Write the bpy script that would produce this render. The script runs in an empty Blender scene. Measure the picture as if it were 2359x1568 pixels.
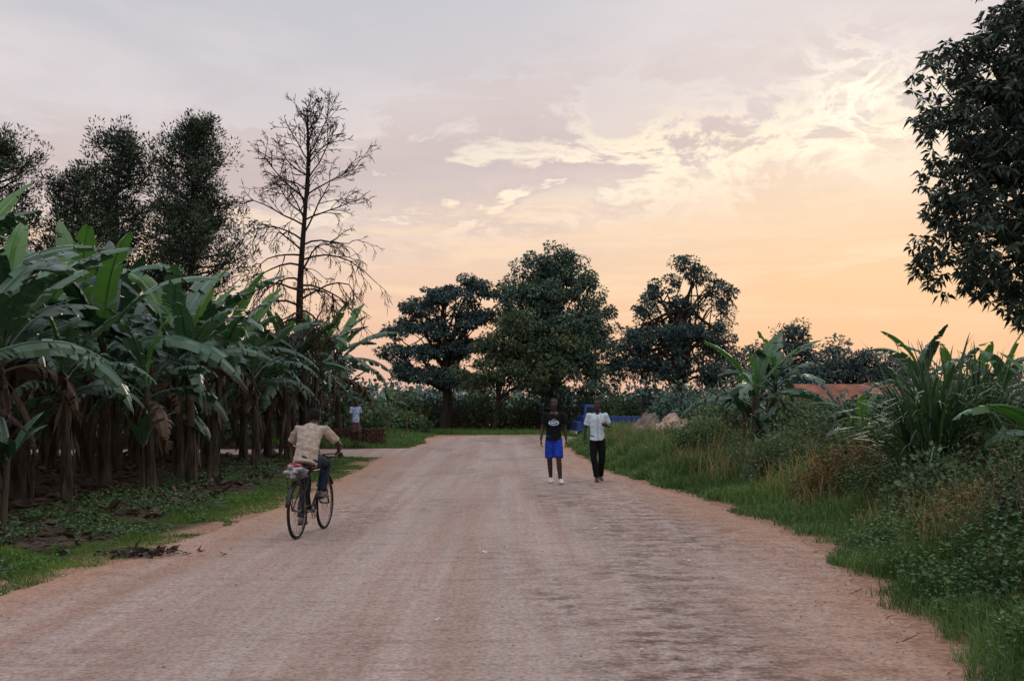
import bpy, math, random
import numpy as np
from mathutils import Vector, Matrix, noise as mnoise
from mathutils.bvhtree import BVHTree
rng=np.random.default_rng(7); random.seed(7)
scene=bpy.context.scene
scene.view_settings.view_transform='Standard'; scene.view_settings.look='None'; scene.view_settings.exposure=0
def lin(c): return tuple((v/255/12.92 if v/255<=0.04045 else ((v/255+0.055)/1.055)**2.4) for v in c)+(1,)
R=lambda a,b,n=None: rng.uniform(min(a,b),max(a,b),n)
# ------------------------------------------------------------ mesh builder
class MB:
    def __init__(s): s.V=[];s.Q=[];s.T=[];s.qm=[];s.tm=[];s.qa=[];s.ta=[];s.n=0
    def add(s,V,Q=None,T=None,mat=0,var=0.5):
        V=np.asarray(V,float).reshape(-1,3)
        for F,L,m,a in ((Q,s.Q,s.qm,s.qa),(T,s.T,s.tm,s.ta)):
            if F is None or len(F)==0: continue
            F=np.asarray(F,int); L.append(F+s.n); m.append(np.full(len(F),mat)); a.append(np.broadcast_to(np.asarray(var,float),(len(F),)) )
        s.V.append(V); s.n+=len(V)
    def mesh(s,name,mats,smooth=False):
        me=bpy.data.meshes.new(name)
        V=np.concatenate(s.V); Q=np.concatenate(s.Q) if s.Q else np.zeros((0,4),int); T=np.concatenate(s.T) if s.T else np.zeros((0,3),int)
        me.vertices.add(len(V)); me.vertices.foreach_set('co',V.ravel())
        li=np.concatenate([Q.ravel(),T.ravel()]); me.loops.add(len(li)); me.loops.foreach_set('vertex_index',li.astype(np.int32))
        nf=len(Q)+len(T); me.polygons.add(nf)
        ls=np.concatenate([np.arange(len(Q))*4,len(Q)*4+np.arange(len(T))*3]); me.polygons.foreach_set('loop_start',ls.astype(np.int32))
        for m in mats: me.materials.append(m)
        me.update(calc_edges=True)
        me.polygons.foreach_set('material_index',np.concatenate(s.qm+s.tm).astype(np.int32))
        me.polygons.foreach_set('use_smooth',np.full(nf,smooth))
        at=me.attributes.new('var','FLOAT','FACE'); at.data.foreach_set('value',np.concatenate(s.qa+s.ta).astype(np.float32))
        return me
    def obj(s,name,mats,smooth=False,parent=None):
        return link(name,s.mesh(name,mats,smooth),parent)
def link(name,me,parent=None,loc=None,rot=None,scale=None):
    o=bpy.data.objects.new(name,me); scene.collection.objects.link(o)
    if parent: o.parent=parent
    if loc is not None:o.location=loc
    if rot is not None:o.rotation_euler=rot
    if scale is not None:o.scale=scale
    return o
def nrm(v):
    v=np.asarray(v,float); return v/np.maximum(np.linalg.norm(v,axis=-1,keepdims=True),1e-9)
def tube(mb,pts,rad,sides=6,mat=0,var=0.5,side=None,cap=True):
    pts=np.asarray(pts,float); n=len(pts); rad=np.asarray(rad,float)
    if rad.ndim==0: rad=np.full(n,float(rad))
    if rad.ndim==1: rad=np.stack([rad,rad],1)
    T=np.gradient(pts,axis=0); T=nrm(T)
    ref=np.array([1.0,0,0]) if side is None else np.asarray(side,float)
    if side is None and abs(np.mean(T[:,0]))>0.8: ref=np.array([0,1.0,0])
    S=nrm(ref-T*(T@ref)[:,None]); U=np.cross(T,S)
    a=np.arange(sides)*2*np.pi/sides
    V=pts[:,None]+S[:,None]*(np.cos(a)[None,:,None]*rad[:,0][:,None,None])+U[:,None]*(np.sin(a)[None,:,None]*rad[:,1][:,None,None])
    V=V.reshape(-1,3); i=np.arange(n-1)[:,None]*sides; j=np.arange(sides)[None]; k=(j+1)%sides
    Q=np.stack([i+j,i+k,i+sides+k,i+sides+j],-1).reshape(-1,4)
    Tt=None
    if cap:
        V=np.concatenate([V,pts[:1],pts[-1:]]); c0=n*sides; c1=c0+1; b=(n-1)*sides; jj=np.arange(sides); kk=(jj+1)%sides
        Tt=np.concatenate([np.stack([np.full(sides,c0),kk,jj],1),np.stack([np.full(sides,c1),b+jj,b+kk],1)])
    mb.add(V,Q,Tt,mat,var)
def ellipsoid(mb,c,r,mat=0,var=.5,M=None,seg=14,rings=9):
    th=np.linspace(0,np.pi,rings+1)[1:-1]; ph=np.arange(seg)*2*np.pi/seg
    P=np.stack([np.sin(th)[:,None]*np.cos(ph),np.sin(th)[:,None]*np.sin(ph),np.cos(th)[:,None]+0*ph],-1).reshape(-1,3)
    P=np.concatenate([P,[[0,0,1],[0,0,-1]]])*np.asarray(r)
    if M is not None: P=P@np.asarray(M).T
    P=P+np.asarray(c); n=rings-1
    i=np.arange(n-1)[:,None]*seg; j=np.arange(seg)[None]; k=(j+1)%seg
    Q=np.stack([i+j,i+seg+j,i+seg+k,i+k],-1).reshape(-1,4); jj=np.arange(seg); kk=(jj+1)%seg; b=(n-1)*seg
    T=np.concatenate([np.stack([np.full(seg,n*seg),jj,kk],1),np.stack([np.full(seg,n*seg+1),b+kk,b+jj],1)])
    mb.add(P,Q,T,mat,var)
def box(mb,c,s,mat=0,var=.5,M=None,taper=(1,1)):
    P=np.array([[x,y,z] for z in(-.5,.5) for y in(-.5,.5) for x in(-.5,.5)],float)*np.asarray(s)
    P[4:,0]*=taper[0]; P[4:,1]*=taper[1]
    if M is not None:P=P@np.asarray(M).T
    mb.add(P+np.asarray(c),[[0,2,3,1],[4,5,7,6],[0,1,5,4],[2,6,7,3],[0,4,6,2],[1,3,7,5]],None,mat,var)
def leaves(mb,P,D,L,W,mat=0,var=.5,Nn=None,droop=0.0):
    n=len(P); D=nrm(D)
    if Nn is None: Nn=np.array([0,0,1.0])+rng.normal(0,.6,(n,3))
    S=nrm(np.cross(D,Nn)); L=np.broadcast_to(L,(n,))[:,None]; W=np.broadcast_to(W,(n,))[:,None]
    tip=P+D*L; tip[:,2]-=(droop*L)[:,0]
    U=np.cross(S,D)
    mid=P+D*L*.45+U*W*.15
    V=np.stack([P,mid+S*W*.5,tip,mid-S*W*.5],1).reshape(-1,3)
    mb.add(V,np.arange(4*n).reshape(n,4),None,mat,var)
def ball(n,lim=1.5):
    g=rng.normal(0,1,(n,3)); l=np.linalg.norm(g,axis=1,keepdims=True); return g/np.maximum(1,l/lim)
def blades(mb,P,h,w,lean,mat=0,var=.5,curve=.5):
    n=len(P); az=R(0,2*np.pi,n); d=np.stack([np.cos(az),np.sin(az),0*az],1); a2=R(0,2*np.pi,n); s=np.stack([np.cos(a2),np.sin(a2),0*a2],1)*(w/2)[:,None]
    up=np.array([0,0,1.0]); h=h[:,None]; l=lean[:,None]
    m=P+up*h*.55+d*h*l*.35; t=P+up*h*(1-curve*l)+d*h*l
    V=np.stack([P-s,P+s,m+s*.8,m-s*.8,t],1).reshape(-1,3); b=np.arange(n)*5
    mb.add(V,np.stack([b,b+1,b+2,b+3],1),np.stack([b+3,b+2,b+4],1),mat,var)
# ------------------------------------------------------------ materials
def newmat(name):
    m=bpy.data.materials.new(name); m.use_nodes=True; nt=m.node_tree
    return m,nt,nt.nodes['Principled BSDF'],nt.nodes['Material Output']
def foliage(name,ca,cb,transl=.25,rough=.5,tc=None,spec=.4):
    m,nt,b,out=newmat(name)
    at=nt.nodes.new('ShaderNodeAttribute'); at.attribute_name='var'
    mx=nt.nodes.new('ShaderNodeMixRGB'); mx.inputs[1].default_value=lin(ca); mx.inputs[2].default_value=lin(cb)
    nt.links.new(at.outputs['Fac'],mx.inputs[0]); col=mx.outputs[0]
    b.inputs['Roughness'].default_value=rough; b.inputs['Specular IOR Level'].default_value=spec
    nt.links.new(col,b.inputs['Base Color'])
    if transl>0:
        tr=nt.nodes.new('ShaderNodeBsdfTranslucent')
        g=nt.nodes.new('ShaderNodeMixRGB'); g.blend_type='MULTIPLY'; g.inputs[0].default_value=1; g.inputs[2].default_value=tc or (1.25,1.4,.7,1)
        nt.links.new(col,g.inputs[1]); nt.links.new(g.outputs[0],tr.inputs[0])
        ms=nt.nodes.new('ShaderNodeMixShader'); ms.inputs[0].default_value=transl
        nt.links.new(b.outputs[0],ms.inputs[1]); nt.links.new(tr.outputs[0],ms.inputs[2]); nt.links.new(ms.outputs[0],out.inputs[0])
    return m
def plain(name,c,c2=None,scale=8,rough=.8,metal=0,bump=0,spec=.3,stretch=(1,1,1),det=4):
    m,nt,b,out=newmat(name); b.inputs['Roughness'].default_value=rough; b.inputs['Metallic'].default_value=metal; b.inputs['Specular IOR Level'].default_value=spec
    tcn=nt.nodes.new('ShaderNodeTexCoord'); mp=nt.nodes.new('ShaderNodeMapping'); mp.inputs['Scale'].default_value=stretch
    nz=nt.nodes.new('ShaderNodeTexNoise'); nz.inputs['Scale'].default_value=scale; nz.inputs['Detail'].default_value=det
    nt.links.new(tcn.outputs['Object'],mp.inputs[0]); nt.links.new(mp.outputs[0],nz.inputs['Vector'])
    r=nt.nodes.new('ShaderNodeValToRGB'); r.color_ramp.elements[0].position=.35; r.color_ramp.elements[1].position=.65
    c2=c2 or tuple(v*.8 for v in c)
    r.color_ramp.elements[0].color=lin(c2); r.color_ramp.elements[1].color=lin(c)
    nt.links.new(nz.outputs['Fac'],r.inputs[0]); nt.links.new(r.outputs[0],b.inputs['Base Color'])
    if bump:
        bp=nt.nodes.new('ShaderNodeBump'); bp.inputs['Strength'].default_value=bump; bp.inputs['Distance'].default_value=.03
        nt.links.new(nz.outputs['Fac'],bp.inputs['Height']); nt.links.new(bp.outputs[0],b.inputs['Normal'])
    return m
M_ban=foliage('banana_leaf',(22,50,40),(72,106,84),.16,.36,spec=.6)
M_banL=foliage('banana_leaf_young',(48,92,50),(86,126,64),.26,.4,spec=.5)
M_dead=foliage('dry_leaf',(44,36,30),(96,82,68),0,.85)
M_stem=plain('banana_stem',(74,66,54),(32,29,26),9,.85,bump=.6,stretch=(1,1,.25))
M_bark=plain('bark',(62,54,48),(34,30,28),14,.9,bump=.4,stretch=(1,1,.3))
M_barkL=plain('bark_bare',(50,43,40),(30,26,25),14,.9,bump=.4,stretch=(1,1,.3))
M_far=foliage('leaf_far_hazed',(46,72,68),(96,126,108),0,.6)  # bluish air haze is mixed into the leaf colour
M_far2=foliage('leaf_far_dark_hazed',(42,66,72),(86,112,110),0,.6)  # darker far foliage, distance haze painted into its colour too
M_thick=foliage('leaf_thicket',(28,48,38),(70,92,64),0,.6)
M_grev=foliage('leaf_grevillea',(32,50,42),(72,92,72),0,.6)
M_mango=foliage('leaf_mango',(24,38,42),(78,98,84),.08,.42,spec=.5)
M_shrub=foliage('leaf_shrub',(30,54,36),(84,110,68),.15,.6)
M_shrub2=foliage('leaf_shrub_grey',(48,68,54),(104,124,90),.12,.6)
M_weed=foliage('leaf_weed',(32,64,38),(88,122,70),.2,.55)
M_grass=foliage('grass_blade',(48,80,42),(112,140,80),.25,.6)
M_grassL=foliage('grass_short',(46,80,30),(102,134,54),.25,.6)
M_dry=foliage('grass_dry',(104,94,62),(170,146,104),.15,.8)
M_reed=foliage('elephant_grass_blade',(32,58,40),(80,110,74),.15,.5)
M_red=foliage('leaf_reddish',(74,62,44),(132,106,72),.1,.7)
# ------------------------------------------------------------ terrain
XRy=[-8,0,6.7,8.7,13.6,18.9,22.5,25.4,33,40,44,45.5,46.5,47.5,49,53]
XRx=[3.0,2.9,2.75,3.0,3.6,3.2,2.7,2.3,2.0,1.9,2.1,2.8,5,14,30,30]
XLy=[-8,0,9.7,13.6,18,27,32.2,33.0,33.4,37.2,37.6,38.6,43,47.5,50,52,53]
XLx=[-5.2,-5.0,-4.57,-4.0,-3.75,-3.75,-4,-5.4,-22,-22,-5.8,-3.7,-3.4,-3.8,-3.3,-1.5,1.0]
xr=lambda y:np.interp(y,XRy,XRx); xl=lambda y:np.interp(y,XLy,XLx)
def wn(x,y,s,o=0.0):
    x=np.asarray(x,float);y=np.asarray(y,float)
    return (np.sin(x*s+o+1.3*np.sin(y*s*.7+o*2))+np.sin(y*s*1.31+2.1*o+1.7*np.sin(x*s*.83-o))+.6*np.sin((x+y)*s*1.9+o))/2.6
sm=lambda t:np.clip(t,0,1)**2*(3-2*np.clip(t,0,1))
def H(x,y):
    x=np.asarray(x,float);y=np.asarray(y,float)
    yb=np.where(y>44,44,y)
    xlr=np.interp(y,[-8,0,9.7,13.6,18,27,32,43,47.5],[-5.2,-5,-4.57,-4,-3.75,-3.75,-3.9,-3.4,-3.8])
    offr=x-xr(yb); offl=xlr-x
    side=1-sm((np.abs(y-35.4)-2.2)/1.2)
    h=.38*sm((offr-.3)/1.8)*(1-sm((y-42)/3.5))
    h=h+(.10*sm((offl-.5)/2)+.05*wn(x,y,1.1)*sm(offl-.3))*(1-side)
    h=h+.06*wn(x,y,1.6,1)*sm(offr-.5)*(1-sm((y-42)/3.5))
    h=h-.7*sm((y-46)/12)*sm((x-1)/6)
    return h
def axis(a,b,step,far):
    c=np.arange(a,b+1e-6,step); g=[];s=step;v=b
    while v<far: s*=1.35; v+=s; g.append(v)
    g2=[];s=step;v=a
    while v>-far: s*=1.35; v-=s; g2.append(v)
    return np.array(g2[::-1]+list(c)+g)
gx=axis(-24,24,.3,900); gy=axis(-6,66,.3,900)
X,Y=np.meshgrid(gx,gy); Z=H(X,Y)
ny,nx=X.shape
idx=np.arange(ny*nx).reshape(ny,nx)
Q=np.stack([idx[:-1,:-1],idx[:-1,1:],idx[1:,1:],idx[1:,:-1]],-1).reshape(-1,4)
mb=MB(); mb.add(np.stack([X,Y,Z],-1).reshape(-1,3),Q)
def ground_mat():
    m,nt,b,out=newmat('ground_soil'); N=nt.nodes; Lk=nt.links
    b.inputs['Roughness'].default_value=.95; b.inputs['Specular IOR Level'].default_value=.1
    tc=N.new('ShaderNodeTexCoord'); at=N.new('ShaderNodeAttribute'); at.attribute_name='shoulder'; ag=N.new('ShaderNodeAttribute'); ag.attribute_name='green'
    n1=N.new('ShaderNodeTexNoise'); n1.inputs['Scale'].default_value=1.2; n1.inputs['Detail'].default_value=6; Lk.new(tc.outputs['Object'],n1.inputs['Vector'])
    n2=N.new('ShaderNodeTexNoise'); n2.inputs['Scale'].default_value=14; n2.inputs['Detail'].default_value=6; Lk.new(tc.outputs['Object'],n2.inputs['Vector'])
    soil=N.new('ShaderNodeValToRGB'); soil.color_ramp.elements[0].position=.35; soil.color_ramp.elements[1].position=.7
    soil.color_ramp.elements[0].color=lin((38,29,26)); soil.color_ramp.elements[1].color=lin((84,64,52)); Lk.new(n2.outputs['Fac'],soil.inputs[0])  # dark soil, its tone also standing in for shade under the bananas
    grn=N.new('ShaderNodeValToRGB'); grn.color_ramp.elements[0].position=.35; grn.color_ramp.elements[1].position=.7
    grn.color_ramp.elements[0].color=lin((34,48,24)); grn.color_ramp.elements[1].color=lin((68,88,40)); Lk.new(n2.outputs['Fac'],grn.inputs[0])
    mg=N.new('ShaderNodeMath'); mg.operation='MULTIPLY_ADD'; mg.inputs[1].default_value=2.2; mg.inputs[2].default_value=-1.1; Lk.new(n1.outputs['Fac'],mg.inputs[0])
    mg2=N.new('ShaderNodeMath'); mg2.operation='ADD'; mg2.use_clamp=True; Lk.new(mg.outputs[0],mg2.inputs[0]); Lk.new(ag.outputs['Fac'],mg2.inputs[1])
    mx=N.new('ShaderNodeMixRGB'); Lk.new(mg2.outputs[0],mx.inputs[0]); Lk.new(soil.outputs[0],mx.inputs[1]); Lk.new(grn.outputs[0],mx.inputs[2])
    sh=N.new('ShaderNodeValToRGB'); sh.color_ramp.elements[0].position=.3; sh.color_ramp.elements[1].position=.7
    sh.color_ramp.elements[0].color=lin((112,86,72)); sh.color_ramp.elements[1].color=lin((168,132,112)); Lk.new(n2.outputs['Fac'],sh.inputs[0])
    ma=N.new('ShaderNodeMath'); ma.operation='ADD'; Lk.new(at.outputs['Fac'],ma.inputs[0]); Lk.new(mg.outputs[0],ma.inputs[1])
    mc=N.new('ShaderNodeMath'); mc.operation='MULTIPLY'; mc.use_clamp=True; Lk.new(ma.outputs[0],mc.inputs[0]); Lk.new(at.outputs['Fac'],mc.inputs[1])
    m2=N.new('ShaderNodeMixRGB'); Lk.new(mc.outputs[0],m2.inputs[0]); Lk.new(mx.outputs[0],m2.inputs[1]); Lk.new(sh.outputs[0],m2.inputs[2])
    Lk.new(m2.outputs[0],b.inputs['Base Color'])
    bp=N.new('ShaderNodeBump'); bp.inputs['Strength'].default_value=.7; bp.inputs['Distance'].default_value=.04; Lk.new(n2.outputs['Fac'],bp.inputs['Height']); Lk.new(bp.outputs[0],b.inputs['Normal'])
    return m
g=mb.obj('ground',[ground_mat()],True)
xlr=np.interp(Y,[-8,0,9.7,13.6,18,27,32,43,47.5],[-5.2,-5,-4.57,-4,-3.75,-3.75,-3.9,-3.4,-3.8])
yb=np.where(Y>44,44,Y)
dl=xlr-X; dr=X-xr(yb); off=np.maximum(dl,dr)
shd=1.25*(1-sm((off-.1)/.8))
shd=np.maximum(shd,1.1*(1-sm((np.abs(Y-48)-5)/2))*(X<24)*(X>-5))
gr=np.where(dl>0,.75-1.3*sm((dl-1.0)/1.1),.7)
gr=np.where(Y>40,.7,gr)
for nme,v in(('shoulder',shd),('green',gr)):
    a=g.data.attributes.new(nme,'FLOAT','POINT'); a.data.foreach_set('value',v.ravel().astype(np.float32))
# ---- road
ys=np.concatenate([np.arange(-6,53.01,.12)]); U=np.linspace(0,1,61)
edge=.10*wn(ys*0,ys,1.7,.3)+.06*wn(ys*0,ys,6,1.3)+.03*rng.normal(size=len(ys))
edge2=.10*wn(ys*0,ys,1.5,2.3)+.06*wn(ys*0,ys,5.3,.3)+.03*rng.normal(size=len(ys))
XLr=xl(ys)+edge; XRr=xr(ys)+edge2
RX=XLr[:,None]+(XRr-XLr)[:,None]*U; RY=np.repeat(ys[:,None],61,1)
RZ=H(RX,RY)+.012
RZ[:,0]-=.006; RZ[:,-1]-=.006
nyr=len(ys); idx=np.arange(nyr*61).reshape(nyr,61)
Q=np.stack([idx[:-1,:-1],idx[:-1,1:],idx[1:,1:],idx[1:,:-1]],-1).reshape(-1,4)
mb=MB(); mb.add(np.stack([RX,RY,RZ],-1).reshape(-1,3),Q)
def road_mat():
    m,nt,b,out=newmat('road_murram'); N=nt.nodes; Lk=nt.links
    b.inputs['Roughness'].default_value=.9; b.inputs['Specular IOR Level'].default_value=.15
    tc=N.new('ShaderNodeTexCoord'); ae=N.new('ShaderNodeAttribute'); ae.attribute_name='edge'
    def nz(s,st,det=8,rough=.6):
        mp=N.new('ShaderNodeMapping'); mp.inputs['Scale'].default_value=st; Lk.new(tc.outputs['Object'],mp.inputs[0])
        n=N.new('ShaderNodeTexNoise'); n.inputs['Scale'].default_value=s; n.inputs['Detail'].default_value=det; n.inputs['Roughness'].default_value=rough; Lk.new(mp.outputs[0],n.inputs['Vector']); return n.outputs['Fac']
    def ramp(f,p0,p1,c0,c1):
        r=N.new('ShaderNodeValToRGB'); r.color_ramp.elements[0].position=p0; r.color_ramp.elements[1].position=p1; r.color_ramp.elements[0].color=c0; r.color_ramp.elements[1].color=c1; Lk.new(f,r.inputs[0]); return r.outputs[0]
    def mix(f,a,c,mode='MIX',fv=1):
        x=N.new('ShaderNodeMixRGB'); x.blend_type=mode
        if f is None: x.inputs[0].default_value=fv
        else: Lk.new(f,x.inputs[0])
        for i,v in((1,a),(2,c)):
            if isinstance(v,tuple): x.inputs[i].default_value=v
            else: Lk.new(v,x.inputs[i])
        return x.outputs[0]
    base=ramp(nz(.7,(1.6,.12,1),5),.35,.65,lin((156,140,133)),lin((176,161,155)))
    tracks=ramp(nz(1.1,(1.6,.045,1),4,.7),.44,.62,(0,0,0,1),(.8,.8,.8,1))
    base=mix(tracks,base,lin((156,130,120)))
    pt=ramp(nz(2.6,(1,1.5,1),9,.85),.47,.57,(0,0,0,1),(1,1,1,1))
    sx_=N.new('ShaderNodeSeparateXYZ'); Lk.new(tc.outputs['Object'],sx_.inputs[0])
    mr=N.new('ShaderNodeMapRange'); mr.inputs[1].default_value=0.2; mr.inputs[2].default_value=1.4; mr.inputs[3].default_value=-.02; mr.inputs[4].default_value=.18; Lk.new(sx_.outputs[0],mr.inputs[0])
    bsum=N.new('ShaderNodeMath'); bsum.operation='ADD'; Lk.new(nz(.5,(1,.3,1),4),bsum.inputs[0]); Lk.new(mr.outputs[0],bsum.inputs[1])
    big=ramp(bsum.outputs[0],.47,.64,(0,0,0,1),(1,1,1,1))
    pm=mix(None,pt,big,'MULTIPLY',1)
    base=mix(pm,base,lin((104,84,77)))
    stripe=ramp(nz(1,(.8,4.0,1),8,.8),.53,.63,(0,0,0,1),(.5,.5,.5,1))
    base=mix(stripe,base,lin((126,102,92)))
    red=ramp(nz(.8,(1,.4,1),6),.38,.62,(0,0,0,1),(1,1,1,1))
    er=N.new('ShaderNodeMixRGB'); er.blend_type='MULTIPLY'; er.inputs[0].default_value=.5; Lk.new(ae.outputs['Fac'],er.inputs[1]); Lk.new(red,er.inputs[2])
    base=mix(er.outputs[0],base,lin((172,134,112)))
    sp=ramp(nz(26,(1,1,1),6,.85),.38,.60,(.52,.50,.49,1),(1.25,1.23,1.22,1))
    base=mix(None,base,sp,'MULTIPLY',.9)
    Lk.new(base,b.inputs['Base Color'])
    bp=N.new('ShaderNodeBump'); bp.inputs['Strength'].default_value=.7; bp.inputs['Distance'].default_value=.03
    Lk.new(nz(9,(1,1.3,1),8,.8),bp.inputs['Height']); Lk.new(bp.outputs[0],b.inputs['Normal'])
    return m
rd=mb.obj('road',[road_mat()],True)
ev=np.maximum(1-(RX-XLr[:,None])/1.3,1-(XRr[:,None]-RX)/1.3).clip(0,1)
a=rd.data.attributes.new('edge','FLOAT','POINT'); a.data.foreach_set('value',ev.ravel().astype(np.float32))
mb=MB()
n=2200; y=np.exp(R(np.log(5.5),np.log(34),n)); u=R(0,1,n); u=np.where(R(0,1,n)<.6,np.where(u<.5,u**2*.5,1-(1-u)**2*.5),u); x=xl(np.minimum(y,32))+(xr(y)-xl(np.minimum(y,32)))*u
for i in range(n):
    r=R(.003,.010)*(1.6 if R(0,1)<.05 else 1); ellipsoid(mb,(x[i],y[i],.012+r*.3),(r*R(.8,1.5),r,r*.6),0,R(0,1),None,5,4)
mb.obj('road_stones',[foliage('stone',(120,98,86),(186,168,156),0,.9)])
mb=MB(); 
pts=np.array([[.9,7.6],[-.6,8.6],[-.3,12.4],[1.9,11.7],[3.0,8.4],[2.6,10.6],[-1.7,17],[.5,19],[-2.4,9.0],[1.1,14.6],[-.9,10.2],[2.95,8.5]])
P=np.c_[pts,np.full(len(pts),.03)]
for k in range(2): leaves(mb,P+R(-.02,.02,P.shape)*[1,1,.3],rng.normal(0,1,P.shape)*[1,1,.1],R(.02,.05,len(P)),R(.02,.04,len(P)),0,R(0,1,len(P)))
mb.obj('paper_litter',[foliage('paper',(190,190,185),(225,225,220),0,.8)])
# ------------------------------------------------------------ banana plants
def banana_leaf(mb,base,az,el0,L,W,droop,fold,tat,mat,var,n=26):
    ds=L/n; p=np.array(base,float); h=np.array([math.cos(az),math.sin(az),0]); sd0=np.array([-math.sin(az),math.cos(az),0])
    pts=[p.copy()]; Ts=[]; yaw=0; yawr=R(-.3,.3)
    for i in range(n):
        t=i/n; e=el0-droop*t**1.25
        yaw=yawr*t; hh=h*math.cos(yaw)+sd0*math.sin(yaw)
        T=hh*math.cos(e)+np.array([0,0,math.sin(e)]); Ts.append(T); p=p+T*ds; pts.append(p.copy())
    Ts.append(Ts[-1]); pts=np.array(pts); Ts=np.array(Ts)
    S=nrm(np.cross(Ts,[0,0,1.0])); Uu=nrm(np.cross(S,Ts)); roll=R(-.4,.4)
    S,Uu=S*math.cos(roll)+Uu*math.sin(roll),Uu*math.cos(roll)-S*math.sin(roll)
    t=np.linspace(0,1,n+1)
    tube(mb,pts,np.maximum(.028*(1-t)**.8,.005)*(W/.3),4,mat,min(1,var+.45),cap=False)
    i0=int(.15*n)
    s=(t-t[i0])/(1-t[i0]); s=np.clip(s,0,1)
    w=W*np.clip(np.sin(np.pi*np.clip(s,0,1)**.72),0,1)**.55
    w[-1]=.01
    for sg in(-1,1):
        off=0;sh=0;k=1;ov=0
        for i in range(i0,n):
            newg=rng.random()<tat
            if newg: off=R(-.75,.3)*(.4+tat); sh=R(-.05,.05); k=R(.8,1.04); ov=R(-.16,.16)
            f0=fold+off; f1=f0-R(.35,.6)-.4*t[i]
            g=.0 if not newg else R(.15,.5)*ds
            q=[]
            for j,gg in((i,g),(i+1,0)):
                a=pts[j]; wm=w[j]*.55*k; wo=w[j]*.45*k
                m_=a+(S[j]*sg*math.cos(f0)+Uu[j]*math.sin(f0))*wm+Ts[j]*(sh*.5+gg*.4+w[j]*.12)
                o_=m_+(S[j]*sg*math.cos(f1)+Uu[j]*math.sin(f1))*wo+Ts[j]*(sh*.6+gg+w[j]*.14)
                q.append((a,m_,o_))
            V=[q[0][0],q[0][1],q[0][2],q[1][0],q[1][1],q[1][2]]
            F=[[0,3,4,1],[1,4,5,2]] if sg>0 else [[0,1,4,3],[1,2,5,4]]
            vv=min(1,max(0,var+ov+R(-.07,.07)))
            mb.add(V,F,None,mat,[vv,vv])
def banana(seed,nl=9,sh=2.4,L=2.3,young=False,dead=3,tat=.3):
    global rng
    old=rng; rng=np.random.default_rng(seed)
    mb=MB(); lean=R(-.2,.2,2)
    z=np.linspace(0,sh,8); P=np.stack([lean[0]*(z/sh)**2,lean[1]*(z/sh)**2,z-.05],1)
    tube(mb,P,np.interp(z,[0,.3,sh],[.15,.12,.065]),9,2,.5)
    top=P[-1]; a0=R(0,6.28)
    for i in range(nl):
        q=i/(nl-1); az=a0+i*2.4+R(-.3,.3)
        el=1.4-1.1*q+R(-.15,.15); dr=.8+1.2*q+R(-.3,.45)
        l=L*(.8+.35*math.sin(np.pi*min(1,q*.9+.1)))*R(.8,1.15)
        mt=1 if (q<.09 or (young and q<.5)) else 0
        if q>.9 and rng.random()<.5: mt=3
        banana_leaf(mb,top-[0,0,q*.35],az,el,l,L*.12*R(.85,1.12),dr,.35-.65*q,min(.75,tat*(.5+q*1.4)),mt,R(.05,.9))
    if rng.random()<.5:
        tube(mb,[top,top+[.03,.02,.6],top+[.07,.05,1.0]],[.035,.03,.008],5,1,.8)
    for i in range(dead):
        banana_leaf(mb,top-[0,0,R(.2,.6)],R(0,6.28),R(-.4,-1.0),R(.9,1.5),.10,R(.5,.9),-.9,.6,3,R(0,.6),14)
    for i in range(dead*4):
        a=R(0,6.28); zz=R(.5,sh-.2); b=np.array([.11*math.cos(a),.11*math.sin(a),zz])
        leaves(mb,b[None],np.array([[.25*math.cos(a),.25*math.sin(a),-1]]),np.array([R(.4,.9)]),np.array([R(.05,.12)]),3,R(0,.7))
    for i in range(int(R(0,3.5))):
        a=R(0,6.28); b=np.array([.35*math.cos(a),.35*math.sin(a),0]); hh=R(.5,1.1)
        tube(mb,[b,b*1.15+[0,0,hh]],[.05,.025],6,2,.5)
        for k in range(4): banana_leaf(mb,b*1.15+[0,0,hh-.05],R(0,6.28),R(.8,1.3),R(.6,1.1),.1,R(.4,1.1),.3,.1,0,R(.1,.8),12)
    me=mb.mesh('banana_plant_mesh_%d'%seed,[M_ban,M_banL,M_stem,M_dead],False)
    rng=old; return me
BV=[banana(100+i,nl=int(11+i%3),sh=[2.4,2.7,2.9,2.3,2.6,2.8,2.5][i],L=[2.3,2.4,2.3,2.1,2.5,2.3,2.2][i],tat=[.35,.5,.4,.6,.3,.45,.55][i]) for i in range(7)]
BY=[banana(200+i,nl=8,sh=1.5,L=1.9,young=True,dead=2,tat=.3) for i in range(2)]
def place_banana(x,y,s=1.0,v=None,rz=None,mesh=None):
    me=mesh if mesh else BV[int(R(0,7)) if v is None else v]
    link('banana_plant',me,None,(x,y,float(H(x,y))-.02),(0,0,R(0,6.28) if rz is None else rz),(s,s,s*R(.95,1.05)))
front=[(-6.7,13.7,.84,1),(-7.5,15.6,1.02,0),(-8.3,18.2,1.0,1),(-6.5,19.6,.82,3),(-7.7,20.6,1.08,4),(-6.3,21.4,.92,2),(-6.6,24.0,.95,5),(-6.2,26.4,.92,6),(-7.4,26.3,1.05,1),(-6.0,29.2,.95,0),(-6.9,30.8,1.05,3),(-5.9,32.0,1.0,5),(-6.4,40.0,1.05,2),(-7.2,39.4,1.05,4),(-8.9,16.5,1.1,4),(-7.1,17.4,.8,6),(-6.9,22.6,1.0,1),(-7.0,28.4,1.0,2),(-6.6,33.0,1.05,6)]
for x,y,s,v in front: place_banana(x,y,s,v)
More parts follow.
